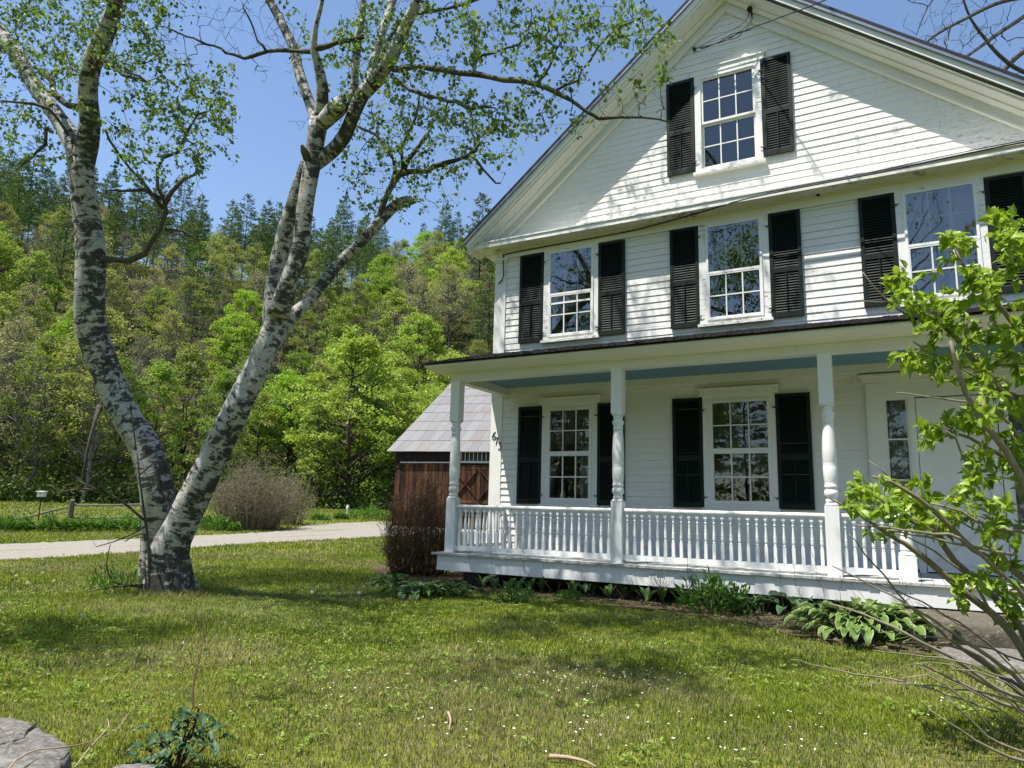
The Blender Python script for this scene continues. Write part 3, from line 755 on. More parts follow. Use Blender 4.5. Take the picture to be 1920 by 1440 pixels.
# ------------------------------------------------------------------ barn
BD = 40.0
bright = np.array([_r[0], _r[1]])/np.hypot(_r[0], _r[1])
bx2 = .968*bright-.25*_fw; by2 = .25*bright+.968*_fw
bx = np.array([bx2[0], bx2[1], 0]); by = np.array([by2[0], by2[1], 0])
bo = at(742, 868, BD); bo[2] = float(hgt(bo[0], bo[1]))
def bz(px, py, off=0.):               # photo pixel -> (x, z) on the barn front
    d = ray(px, py); nrm = by; t = ((bo+by*off-CAM)@nrm)/(d@nrm); p = CAM+d*t
    return (p-bo)@bx, p[2]-bo[2]
_, EZ = bz(800, 842)
_, TZ = bz(800, 867.5)
BW, BDp = 15.0, 20.0; RZ = EZ+.56*BDp/2
barn = tag(empty('barn', tuple(bo), math.atan2(bx[1], bx[0])), 'weathered red-brown board barn with a pale rusty metal roof, behind the porch end', 'barn')
def mk_barnwood():
    t = NT('weathered_red_brown_boards'); c = t.coord('Object')
    v = t.n('ShaderNodeTexNoise'); v.inputs['Scale'].default_value = 1.0; v.inputs['Detail'].default_value = 6
    t.l(t.coord('Object', (4.5, 4.5, .5)), v.inputs['Vector']); a = v.outputs['Fac']
    at_ = t.n('ShaderNodeAttribute', attribute_name='col').outputs['Color']
    fine = t.noise(t.coord('Object', (22, 22, 1.2)), 1.5, 5, .7)
    b = t.ramp(a, [(.25, (.016, .009, .007)), (.45, (.055, .028, .018)), (.60, (.13, .058, .028)), (.76, (.27, .135, .065))])
    b = t.mix(t.ramp(fine, [(.3, .75), (.6, 0.)]), b, (.012, .008, .007))
    b = t.mix(1., b, t.mix(1., at_, 2.0, 'MULTIPLY'), 'MULTIPLY')
    return t.done(t.pbr(b, .85, t.bump(fine, .5, .01), .15))
M['barn'] = mk_barnwood(); M['barndark'] = mat_flat('dark_old_boards', (.012, .009, .009), .9, .5, 6)
def mk_tin():
    t = NT('rusting_sheet_metal'); c = t.coord('Object'); at_ = t.n('ShaderNodeAttribute', attribute_name='col').outputs['Color']
    n = t.noise(c, .5, 6, .7); n2 = t.noise(t.coord('Object', (6, 1, 1)), 1, 4, .6)
    b = t.mix(t.ramp(n, [(.48, 0.), (.62, .8)]), (.20, .20, .19), (.21, .175, .15)); b = t.mix(t.math('MULTIPLY', n2, .35), b, (.13, .135, .15))
    b = t.mix(1., b, t.mix(1., at_, 2.0, 'MULTIPLY'), 'MULTIPLY')
    return t.done(t.pbr(b, .75, None, .15, .05))
M['tin'] = mk_tin()
def boards(mb, x0, x1, z0, z1, y, th=.03, w=.2):
    x = x0
    while x < x1-.02:
        ww = min(rnd.uniform(w*.7, w*1.25), x1-x); yy = rnd.uniform(0, .012)
        mb.box(x+.006, x+ww-.006, y-th-yy, y, z0+rnd.uniform(-.03, .03), z1, rnd.uniform(.28, .75)*np.array([1, rnd.uniform(.8, 1.1), rnd.uniform(.8, 1.1)])); x += ww
dx0, _ = bz(862, 900)
mb = MB(); boards(mb, 0, dx0-.5, -.3, TZ-.05, 0); boards(mb, dx0+5.6, BW, -.3, TZ-.05, 0)
mb.box(.01, BW-.01, .002, .12, -.3, TZ-.02, .3); mb.box(-.02, .0, 0, BDp, -.3, EZ-.1, .4); mb.box(BW, BW+.02, 0, BDp, -.3, EZ-.1, .4)
for sx in (-.02, BW): mb.prism([(sx, .0, EZ-.12), (sx, BDp, EZ-.12), (sx, BDp/2, RZ-.12)], [(sx+.02, .0, EZ-.12), (sx+.02, BDp, EZ-.12), (sx+.02, BDp/2, RZ-.12)])
mb.build('wall', M['barn'], barn)
mb = MB(); mb.box(.0, dx0-.02, .03, .10, TZ-.02, EZ-.08); mb.box(dx0+5.9, BW, .03, .10, TZ-.02, EZ-.08); mb.box(.0, BW, .25, .3, TZ-.3, EZ+.1)
mb.build('upper_boarding', M['barndark'], barn)
mb = MB(); rows = 8; colw = .62; ov = .35; k = math.cos(math.atan(.56))
def rp(x, s): return (x, -ov+s, EZ+.56*(s-ov)+.02)
for r_ in range(rows):
    s0 = r_*(BDp/2+ov)/rows; s1 = (r_+1)*(BDp/2+ov)/rows+.05; x = -.45
    while x < BW+.4:
        ww = rnd.uniform(.5, .72); lift = .012*(rows-r_)/rows; l2 = rnd.uniform(0, .01)
        p = [np.array(rp(x, s0))+(0, 0, .025+l2), np.array(rp(x+ww-.012, s0))+(0, 0, .025+l2), np.array(rp(x+ww-.012, s1)), np.array(rp(x, s1))]
        q = [v-np.array([0, 0, .02]) for v in p]
        if s1 > BDp/2+ov: pass
        mb.prism(p, q, rnd.uniform(.455, .545)*np.array([1, rnd.uniform(.98, 1.01), rnd.uniform(.98, 1.04)])); x += ww
mb.prism([(-.45, BDp+ov, EZ-.15), (-.45, BDp/2, RZ+.0), (-.45, BDp/2, RZ+.04), (-.45, BDp+ov, EZ-.11)], [(BW+.45, BDp+ov, EZ-.15), (BW+.45, BDp/2, RZ), (BW+.45, BDp/2, RZ+.04), (BW+.45, BDp+ov, EZ-.11)])
mb.build('roof', M['tin'], barn)
M['oldwhite'] = mat_flat('old_white_paint', (.55, .53, .50), .6, .2, 8)
mb = MB(); a0 = dx0; 
mb.box(a0, a0+5.8, .01, .04, TZ+.06, TZ+.12); mb.box(a0, a0+5.8, .01, .04, EZ-.16, EZ-.10)
for i in range(25): mb.box(a0+i*.24, a0+i*.24+.035, .012, .038, TZ+.12, EZ-.16)
tw = mb.build('transom_window', M['oldwhite'], barn)
mb = MB(); mb.box(a0, a0+5.8, .04, .045, TZ+.1, EZ-.12); mb.build('glass_pane', M['iron'], tw)
mb = MB(); mb.tube([(.3, -.07, TZ-.0), (a0-.2, -.07, TZ+.02)], .035, 6); mb.build('door_track', M['oldwhite'], barn)
mb = MB(); mb.tube([(a0, -.07, TZ+.03), (a0+6, -.07, TZ+.03)], .035, 6); mb.build('door_track', M['oldwhite'], barn)
DHt = TZ-.12
for k in range(2):
    x0 = a0-.4+k*3.1; x1 = x0+3.05; mb = MB(); boards(mb, x0, x1, .05, DHt, -.05, .03, .17)
    d = mb.build('barn_door', M['barn'], barn)
    mb = MB(); yy = -.10; zm = DHt*.42
    mb.box(x0, x1, yy, yy+.02, DHt-.2, DHt-.02, .7); mb.box(x0, x1, yy, yy+.02, zm-.09, zm+.09, .8); mb.box(x0, x1, yy, yy+.02, .06, .25, .45)
    xm = (x0+x1)/2; mb.box(xm-.09, xm+.09, yy-.01, yy+.0, zm+.09, DHt-.2, .62)
    for (p, q) in (((x0+.1, zm+.1), (xm-.05, DHt-.22)), ((x1-.1, zm+.1), (xm+.05, DHt-.22)), ((x0+.1, DHt-.22), (xm, zm+.1)), ((x1-.1, DHt-.22), (xm, zm+.1)), ((xm, zm-.09), (x0+.2, .25)), ((xm, zm-.09), (x1-.2, .25))):
        mb.beam((p[0], yy-.0125, p[1]), (q[0], yy-.0125, q[1]), .02, .14, (0, 1, 0), .85)
    mb.build('brace', M['barn'], d)

# ------------------------------------------------------------------ rail fence, posts, bird house
M['oldwood'] = mat_flat('silvered_old_wood', (.15, .135, .11), .85, .35, 4, .6, .15, 0., (6, 6, 1))
fence = tag(empty('rail_fence', tuple(onground(135, 975))), 'grey split-rail fence with one upright post and a fallen left rail, beyond the driveway', 'fence')
bpy.context.view_layer.update()
FI = fence.matrix_world.inverted()
def fpart(mb, nm):
    o = mb.build(nm, M['oldwood'], fence); o.matrix_parent_inverse = FI; return o
p = onground(133, 975); dF = (RW.T@(p-CAM))[2]
def fat(px, py, k=1.): return at(px, py, dF*k)
mb = MB(); mb.tube([fat(132, 984), fat(133, 960), fat(135.5, 940), fat(136.5, 937)], [.13, .125, .12, .10], 9); fpart(mb, 'fence_post')
mb = MB(); mb.tube([fat(134, 947.5), fat(200, 947.5, 1.01), fat(268, 945.5, 1.02)], [.055, .05, .05], 7); fpart(mb, 'fence_rail')
mb = MB(); mb.tube([fat(126, 972), fat(200, 970.5), fat(262, 970.5, 1.01)], [.05, .045, .05], 7); fpart(mb, 'fence_rail')
mb = MB(); mb.tube([fat(132, 950), fat(100, 957), fat(60, 968, .98), fat(0, 977, .95), fat(-60, 984, .93)], [.06, .055, .05, .05, .05], 7); fpart(mb, 'fence_rail')
mb = MB(); mb.tube([fat(268, 985, 1.02), fat(268, 940, 1.02)], [.12, .11], 9); fpart(mb, 'fence_post')
p = onground(651, 970)
pw = tag(empty('marker_post', tuple(p)), 'short pale wooden post standing alone on the grass beyond the driveway bend', 'post')
mb = MB(); h_ = .80; mb.tube([(0, 0, -.1), (0, 0, h_*.8), (0, 0, h_)], [.12, .12, .07], 9); mb.build('shaft', M['oldwhite'], pw)
mb = MB(); mb.tube([(-.03, -.125, h_*.45), (-.03, -.125, h_*.65)], .025, 6); mb.build('slot', M['iron'], pw)
p = onground(71, 979)
bh = tag(empty('bird_house', tuple(p), .6), 'small white bird house on a thin pole beyond the driveway, left of the fence post', 'bird house')
sc_ = (RW.T@(p-CAM))[2]/FP; H_ = 58*sc_
mb = MB(); mb.tube([(0, 0, -.1), (0, 0, H_-10*sc_)], .025, 6); mb.build('pole', M['iron'], bh)
w_ = 5.5*sc_
mb = MB(); mb.box(-w_, w_, -w_, w_, H_-11*sc_, H_-2*sc_); b_ = mb.build('box', M['porch'], bh)
mb = MB(); mb.tube([(0, -w_-.004, H_-5*sc_), (0, -w_+.01, H_-5*sc_)], .03, 10); mb.build('entrance_hole', M['iron'], b_)
mb = MB(); mb.prism([(-w_*1.35, -w_*1.4, H_-2.2*sc_), (w_*1.35, -w_*1.4, H_-2.2*sc_), (w_*1.35, -w_*1.4, H_-.8*sc_), (-w_*1.35, -w_*1.4, H_-.8*sc_)], [(-w_*1.35, w_*1.4, H_-1.4*sc_), (w_*1.35, w_*1.4, H_-1.4*sc_), (w_*1.35, w_*1.4, H_), (-w_*1.35, w_*1.4, H_)]); mb.build('roof', M['porch'], bh)

# ------------------------------------------------------------------ stones
def slab(name, outline, z0, z1, mat, label, grp=None, seed=1, rough=.02):
    r = np.random.default_rng(seed); P = smooth_poly(outline, 5); n = len(P); c = P.mean(0)
    rings = []; zs = [(z0, 1.0), (z0+(z1-z0)*.35, 1.02), (z0+(z1-z0)*.75, 1.0), (z1-.015, .985), (z1, .95), (z1+.01, .7), (z1+.012, .4), (z1+.012, .12)]
    for (z, k) in zs:
        q = c+(P-c)*k+r.normal(0, rough, P.shape)*(k > .9); rings.append(np.column_stack([q, np.full(n, z)+r.normal(0, rough*.35, n)]))
    m = len(rings); V = np.vstack(rings); i, j = np.meshgrid(np.arange(m-1), np.arange(n), indexing='ij'); k = (j+1) % n
    V = np.vstack([V, [[c[0], c[1], z1+.012]]]); 
    F = [np.stack([i*n+j, i*n+k, (i+1)*n+k, (i+1)*n+j], -1).reshape(-1, 4), np.array([((m-1)*n+q, (m-1)*n+(q+1) % n, m*n) for q in range(n)])]
    mb = MB(); mb.add(V, F); o = mb.build(name, mat, None, False); tag(o, label, 'stone', grp)
    md = o.modifiers.new('sub', 'SUBSURF'); md.levels = 1; md.render_levels = 2
    tx = bpy.data.textures.new('n', 'CLOUDS'); tx.noise_scale = .12
    dm = o.modifiers.new('d', 'DISPLACE'); dm.texture = tx; dm.strength = rough*1.6; dm.texture_coords = 'GLOBAL'
    return o
def gp(px, py, z): q = onz(px, py, z); return (q[0], q[1])
zt_ = .22
big = slab('flat_boulder', [gp(-60, 1345, zt_), gp(-5, 1340, zt_), gp(55, 1352, zt_), gp(105, 1378, zt_), gp(137, 1404, zt_), gp(110, 1438, zt_), gp(60, 1480, zt_), gp(-80, 1500, zt_), gp(-160, 1420, zt_)], -.05, zt_, M['stone'], 'large flat grey cracked stone at the near edge of the lawn', None, 3, .012)
# its crack
mb = MB(); cr = [gp(-10, 1402, zt_), gp(22, 1395, zt_), gp(45, 1388, zt_), gp(50, 1374, zt_), gp(66, 1362, zt_), gp(68, 1355, zt_)]
mb.tube([(x, y, zt_+.009) for x, y in cr], [.003, .006, .006, .007, .006, .002], 5); 
co = mb.build('crack', mat_flat('dark_crevice', (.03, .027, .022), .95), None); co.parent = big
slab('half_buried_stone', [gp(205, 1438, .10), gp(270, 1430, .10), gp(318, 1438, .10), gp(340, 1465, .10), gp(230, 1480, .10)], -.05, .10, M['stone'], 'low pale stone just showing under the dark leafy peony stem', None, 5, .01)
slab('step_stone', [(7.3, -1.35), (8.4, -1.5), (9.6, -1.5), (10.2, -1.2), (10.2, -.25), (8.8, -.2), (7.4, -.25), (7.2, -.8)], -.05, .27, M['stone2'], 'long brown stone slab set against the porch skirt beside the variegated hosta', 'stone steps before the porch door', 7, .012)
slab('step_stone', [(7.7, -2.5), (8.6, -2.7), (9.6, -2.6), (10.0, -2.2), (9.8, -1.6), (8.4, -1.62), (7.7, -1.75)], -.05, .07, M['stone'], 'low flat grey slab lying in front of the long brown step stone', 'stone steps before the porch door', 9, .01)
slab('step_stone', [(8.1, -3.55), (9.0, -3.75), (9.7, -3.5), (9.6, -2.95), (8.6, -2.85), (8.1, -3.05)], -.05, .05, M['stone'], 'grey slab sunk in the grass under the bare shrub stems, furthest from the porch', 'stone steps before the porch door', 10, .01)
# ------------------------------------------------------------------ growing things
def catmull(P, step):
    P = np.array(P, float); out = []
    for i in range(len(P)-1):
        p0 = P[max(i-1, 0)]; p1 = P[i]; p2 = P[i+1]; p3 = P[min(i+2, len(P)-1)]
        n = max(1, int(np.linalg.norm((p2-p1)[:3])/step))
        for t in np.linspace(0, 1, n, endpoint=False):
            out.append(.5*((2*p1)+(-p0+p2)*t+(2*p0-5*p1+4*p2-p3)*t*t+(-p0+3*p1-3*p2+p3)*t**3))
    out.append(P[-1]); return np.array(out)
class Grower:
    """limbs laid out by hand, then twigs grown from the nearest limb to each point of the crown"""
    def __init__(s, seed=1):
        s.P = np.zeros((40000, 3)); s.R = np.zeros(40000); s.par = -np.ones(40000, int); s.n = 0; s.r = np.random.default_rng(seed); s.paths = []; s.limbs = []; s.w = np.zeros(40000)
    def limb(s, Q, attach=True):      # Q rows: x, y, z, radius
        k0 = s.n
        for i, q in enumerate(Q):
            s.P[s.n] = q[:3]; s.R[s.n] = q[3]; s.par[s.n] = s.n-1 if i else -1; s.w[s.n] = 0 if q[3] < .07 else min(1.2, (q[3]-.07)*6); s.n += 1
        s.limbs.append((k0, s.n))
    def grow(s, A, step=.22, wob=.06, sag=.0, up=.0, rtip=.004, maxlen=9., first=0):
        base = s.P[:s.n]; A = np.asarray(A, float)
        d = np.array([np.min(np.linalg.norm(base-a, axis=1)) for a in A]); 
        tips = []
        for a in A[np.argsort(d)]:
            D = np.linalg.norm(s.P[first:s.n]-a, axis=1)+s.w[first:s.n]
            j = int(np.argmin(D))+first; L = np.linalg.norm(s.P[j]-a)
            if L < .05 or L > maxlen: continue
            n = max(2, int(L/step)+1); p0 = s.P[j]; t = np.linspace(0, 1, n+1)[1:]
            pts = p0+(a-p0)*t[:, None]
            b = np.cross(a-p0, s.r.normal(size=3)); b /= np.linalg.norm(b)+1e-9
            pts += b*np.sin(t*np.pi)[:, None]*L*s.r.uniform(-.14, .14)+np.array([0, 0, 1.])*(np.sin(t*np.pi)*L*up)[:, None]-np.array([0, 0, 1.])*(t**2*L*sag)[:, None]
            pts[:-1] += s.r.normal(0, wob*step, (n-1, 3))
            idx = [j]
            for k, p in enumerate(pts):
                s.P[s.n] = p; s.par[s.n] = idx[-1]; s.w[s.n] = 0; idx.append(s.n); s.n += 1
            s.paths.append(idx); tips.append(s.n-1)
        return tips
    def finish(s, rtip=.004, power=.42, rmax=None):
        cnt = np.zeros(s.n); new = s.R[:s.n] == 0
        for k in range(s.n-1, -1, -1):
            cnt[k] += 1
            if s.par[k] >= 0: cnt[s.par[k]] += cnt[k]
        R = s.R[:s.n].copy(); R[new] = rtip*np.maximum(1, cnt[new]/3)**power
        for k in range(s.n):
            if new[k] and s.par[k] >= 0: R[k] = min(R[k], R[s.par[k]]*.9)
        s.R[:s.n] = R
    def twig_mesh(s, mb, n=4, thick=None):
        for idx in s.paths:
            P = s.P[idx]; R = s.R[idx].copy(); R[0] = R[1]; R[-1] *= .5
            k = n if R[0] > .012 else 3
            mb.tube(P, R, k, cap=False)
def leaves(mb, P, size, r, up=.5, ratio=.62, droop=0., fold=.25, dirs=None, shape='rhomb', col=None):
    """small folded leaves at the points P"""
    n = len(P)
    d = r.normal(size=(n, 3)) if dirs is None else dirs+r.normal(0, .5, (n, 3)); d[:, 2] -= droop; d /= np.linalg.norm(d, axis=1)[:, None]
    u = r.normal(size=(n, 3)); u[:, 2] += up*3; u -= d*(u*d).sum(1)[:, None]; u /= np.linalg.norm(u, axis=1)[:, None]+1e-9
    sd = np.cross(d, u); L = (size*r.uniform(.42, 1.25, n))[:, None]; w = L*ratio/2
    a = P; 
    if shape == 'rhomb':
        V = np.stack([a, a+d*L*.45+sd*w+u*w*fold, a+d*L, a+d*L*.45-sd*w+u*w*fold], 1).reshape(-1, 3)
        i = np.arange(n)[:, None]*4; F = [np.concatenate([i+[0, 1, 2], i+[0, 2, 3]], 0)]
        c = None if col is None else np.repeat(col, 4, 0)
    else:
        dn = -u*L*.10
        V = np.stack([a, a+d*L*.28+sd*w*.85+u*w*fold, a+d*L*.62+sd*w*.8+u*w*fold+dn*.4, a+d*L+dn*1.6, a+d*L*.62-sd*w*.8+u*w*fold+dn*.4, a+d*L*.28-sd*w*.85+u*w*fold, a+d*L*.30, a+d*L*.64+dn*.4], 1).reshape(-1, 3)
        i = np.arange(n)[:, None]*8
        F = [np.concatenate([i+[0, 1, 6], i+[0, 6, 5], i+[2, 3, 7], i+[7, 3, 4]], 0), np.concatenate([i+[1, 2, 7, 6], i+[6, 7, 4, 5]], 0)]
        c = None if col is None else np.repeat(col, 8, 0)
    mb.add(V, F, c)

def mk_bark():
    t = NT('birch_bark'); c = t.coord('Object'); uv = t.n('ShaderNodeUVMap', uv_map='uv').outputs[0]
    def map_(sc):
        mp = t.n('ShaderNodeMapping'); mp.inputs['Scale'].default_value = sc; t.l(uv, mp.inputs['Vector']); return mp.outputs[0]
    pat = t.noise(map_((4.2, 9.0, 1)), 1.0, 12, .74, .35); lent = t.noise(map_((5, 55, 1)), 1.0, 5, .65); fine = t.noise(map_((9, 120, 1)), 1.0, 3, .6)
    sep = t.n('ShaderNodeSeparateXYZ'); t.l(c, sep.inputs[0]); z = sep.outputs[2]
    low = t.math('MULTIPLY', t.math('SUBTRACT', 1.0, t.math('MULTIPLY', z, .9)), .07); low = t.math('MAXIMUM', low, -.02)
    # dark bark patches widened on the unlit side, painting its shade into the colour
    big = t.noise(c, 1.3, 3, .5, .3)
    pat2 = t.noise(t.coord('Object', (1, 1, .8)), 7.0, 10, .76, .5); nz = t.n('ShaderNodeNewGeometry').outputs['Normal']; vd = t.n('ShaderNodeVectorMath', operation='DOT_PRODUCT'); t.l(nz, vd.inputs[0]); vd.inputs[1].default_value = (.75, .25, -.6); shade_side = t.math('MULTIPLY', vd.outputs['Value'], .035)
    k = t.math('ADD', t.math('ADD', t.math('ADD', shade_side, t.math('MULTIPLY_ADD', pat2, .55, -.275)), t.math('ADD', pat, low)), t.math('MULTIPLY', t.math('SUBTRACT', big, .5), .4))
    white = t.mix(fine, (.36, .35, .33), (.60, .59, .56)); white = t.mix(t.ramp(t.noise(t.coord('Object', (1, 1, 1.6)), 14, 6, .75), [(.40, 0.), (.68, .65)]), white, (.20, .20, .175)); white = t.mix(t.ramp(lent, [(.57, 0.), (.64, .8)]), white, (.16, .135, .11))
    white = t.mix(t.ramp(t.noise(c, 2.1, 4, .6), [(.45, 0.), (.7, .5)]), white, (.42, .36, .28))
    rough_ = t.noise(t.coord('Object', (1, 1, .5)), 19, 8, .72)
    dark = t.mix(rough_, (.008, .007, .006), (.12, .115, .10)); lich = t.noise(c, 6.5, 5, .6); dark = t.mix(t.ramp(lich, [(.56, 0.), (.68, .55)]), dark, (.13, .15, .11))
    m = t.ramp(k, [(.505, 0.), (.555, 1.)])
    h = t.math('ADD', t.math('MULTIPLY', rough_, m), t.math('MULTIPLY', fine, .12))
    return t.done(t.pbr(t.mix(m, white, dark), .8, t.bump(h, .9, .035), .2))
M['birch'] = mk_bark()
def mk_twigbark():
    t = NT('grey_brown_limb_bark'); c = t.coord('Object'); n = t.noise(c, 9, 6, .7); n2 = t.noise(c, 3, 4, .6)
    b = t.mix(n, (.018, .015, .013), (.13, .115, .095)); b = t.mix(t.ramp(n2, [(.5, 0.), (.62, .6)]), b, (.15, .16, .11))
    return t.done(t.pbr(b, .85, t.bump(n, .6, .02), .15))
M['limb'] = mk_twigbark()
M['leaf_birch'] = mat_leaf('birch_leaf', (.075, .155, .03), (.20, .29, .06), .45, .5, spec=.3)

birch = tag(empty('birch_tree', tuple(onz(316, 1112))), 'old two-limbed white birch with black-scarred bark, leaning apart in a V on the lawn', 'tree')
bpy.context.view_layer.update(); BI = birch.matrix_world.inverted()
def bpart(mb, nm, mat, smooth=True):
    o = mb.build(nm, mat, birch, smooth); o.matrix_parent_inverse = BI; return o
D0 = (RW.T@(onz(316, 1112)-CAM))[2]
def L(pts, dz=0., step=.12):          # (px, py, radius px, depth offset)
    Q = []
    for q in pts:
        dd = D0+(q[3] if len(q) > 3 else 0)+dz
        p = at(q[0], q[1], dd); Q.append((*p, q[2]*dd/FP))
    return catmull(Q, step)
g = Grower(5)
S = {}
S['left'] = L([(300, 1118, 36, .15), (298, 1060, 32, .15), (295, 1010, 28, .12), (295, 975, 28, .1), (296, 935, 30, .05), (276, 850, 29.5, .1), (247, 800, 26.5, .1), (219, 747, 25.5, .1), (194, 680, 25, .1), (172, 613, 25.5, .05), (168, 547, 24), (170, 480, 24), (163, 415, 23), (153, 333, 22, -.05), (152, 300, 22, -.05)])
S['left2'] = L([(152, 310, 21, -.05), (142, 275, 19, 0), (110, 222, 14.5, .2), (68, 165, 13.5, .4), (33, 107, 13, .6), (0, 60, 13, .8), (-50, -5, 12, 1.0), (-110, -110, 9, 1.3), (-150, -240, 6, 1.6)])
S['left3'] = L([(154, 305, 21, -.05), (163, 270, 20, -.1), (168, 230, 19, -.2), (164, 170, 17, -.4), (172, 120, 17, -.5), (190, 80, 17, -.6), (210, 33, 14, -.7), (218, -10, 12, -.9), (222, -90, 10, -1.2), (240, -200, 7, -1.4), (250, -330, 4, -1.6)])
S['right'] = L([(318, 1130, 54, -.1), (318, 1105, 48, -.1), (319, 1080, 41, -.12), (318, 1035, 35.5, -.12), (328, 1008, 31.5, -.12), (341, 982, 29.5, -.1), (360, 938, 28, -.1), (389, 880, 25.5, -.1), (421, 813, 24, -.1), (454, 747, 23, -.1), (487, 680, 21, 0), (513, 615, 19.5, .05), (525, 575, 18, .05)])
S['rthin'] = L([(507, 650, 16, .12), (530, 615, 15, .2), (556, 585, 12.5, .3), (583, 560, 11, .4), (633, 497, 10, .6), (680, 450, 9.5, .8), (712, 415, 10, .9), (742, 385, 10, 1.0), (768, 376, 9, 1.05), (776, 374, 7, 1.05)])
S['rA'] = L([(510, 615, 18, .2), (513, 560, 17, .3), (517, 513, 15, .35), (530, 450, 14, .4), (548, 390, 13, .4), (565, 335, 12, .4), (580, 295, 11, .3)])
S['rB'] = L([(520, 590, 20, .0), (545, 520, 16, -.1), (563, 467, 15, -.1), (573, 383, 14.5, -.1), (587, 300, 15.5, 0), (594, 245, 17, 0), (598, 222, 17, 0)])
S['r1'] = L([(597, 235, 12, 0), (583, 200, 9.5, .15), (563, 143, 9, .35), (547, 83, 8.5, .55), (520, 27, 8, .8), (500, -10, 7, 1.0), (470, -90, 6, 1.3), (450, -190, 4, 1.5)])
S['r2'] = L([(600, 230, 14, 0), (604, 190, 12, -.1), (604, 160, 11, -.2), (596, 120, 9, -.3), (588, 93, 7, -.35), (592, 50, 5, -.4), (604, 0, 4, -.5), (610, -80, 3, -.6)])
S['rknob'] = L([(603, 232, 14, -.1), (622, 212, 17, -.25), (640, 196, 16, -.42), (646, 192, 11, -.46)])
S['r3'] = L([(592, 305, 15, .05), (622, 284, 14, .0), (645, 257, 13.5, -.1), (660, 222, 13, -.2), (680, 178, 14, -.3), (707, 150, 14, -.4), (738, 100, 12, -.5), (763, 43, 10, -.6), (783, 0, 9, -.7), (800, -70, 8, -.8), (830, -180, 6, -1.), (850, -300, 4, -1.2)])
S['r4'] = L([(662, 200, 8, -.2), (665, 150, 7, -.2), (670, 83, 7, -.2), (680, 17, 6, -.2), (684, -60, 5, -.2), (700, -170, 3.5, -.2)])
S['r5'] = L([(690, 165, 9, -.35), (700, 115, 8, -.1), (717, 60, 8, .1), (733, 13, 8, .3), (750, -60, 6, .5), (780, -160, 4, .7)])
S['top'] = catmull(np.vstack([S['r3'][-1], [*(S['r3'][-1, :3]+np.array([.4, .5, 1.3])), .035], [-.2, -2.4, 13.2, .03], [1.0, -1.2, 14.8, .015]]), .25)
for k in ('left', 'left2', 'left3', 'right', 'rthin', 'rA', 'rB', 'r1', 'r2', 'rknob', 'r3', 'r4', 'r5', 'top'): g.limb(S[k])
# gnarl the thick limbs, then mesh them
def trunk_tube(mb, Q, n, seed):
    r = np.random.default_rng(seed); P = Q[:, :3]; R = Q[:, 3]; k0 = mb.n
    mb.tube(P, R, n)
    V = mb.V[-1]; m = len(P); ph = np.linspace(0, 2*np.pi, n, endpoint=False)
    s_ = np.arange(m)[:, None]*.12
    f = 1+.05*np.sin(2*ph+s_*1.3+seed)+.035*np.sin(3*ph-s_*2.1)+.02*np.sin(7*ph+s_*6)+r.normal(0, .012, (m, n))
    low = np.clip((.9-P[:, 2])/.9, 0, 1)[:, None]
    f += low**1.6*(.09*np.maximum(0, np.sin(5*ph+seed))+.10*np.sin(9*ph+2)*.5)
    mb.V[-1] = (P[:, None]+(V.reshape(m, n, 3)-P[:, None])*f[..., None]).reshape(-1, 3)
mb = MB(); trunk_tube(mb, S['left'], 40, 1); trunk_tube(mb, S['right'], 40, 4)
for px, py, rr, dd in ((270, 1118, 13, -.15), (366, 1112, 15, .0), (345, 1122, 15, -.35), (304, 1124, 15, -.4), (285, 1098, 14, .3)):
    mb.tube(L([(318, 1060, 26, dd*.3), ((px+318)/2, 1090, 24, dd*.7), (px, py, rr, dd), (px+(px-318)*.25, py+10, rr*.5, dd*1.2)])[:, :3], L([(318, 1060, 26, 0), (0, 0, 24), (0, 0, rr), (0, 0, rr*.5)], step=9)[[0, 1, 2, 3], 3].repeat(1) if False else np.interp(np.linspace(0, 3, len(L([(318, 1060, 26, dd*.3), ((px+318)/2, 1090, 24, dd*.7), (px, py, rr, dd), (px+(px-318)*.25, py+10, rr*.5, dd*1.2)]))), [0, 1, 2, 3], np.array([26, 24, rr, rr*.5])*D0/FP), 14)
bpart(mb, 'trunk', M['birch'])
mb = MB()
for i, k in enumerate(('left2', 'left3', 'rthin', 'rA', 'rB', 'r1', 'r2', 'rknob', 'r3', 'r4', 'r5', 'top')): trunk_tube(mb, S[k], 22 if S[k][0, 3] > .1 else 12, 10+i)
bpart(mb, 'limb', M['birch'])
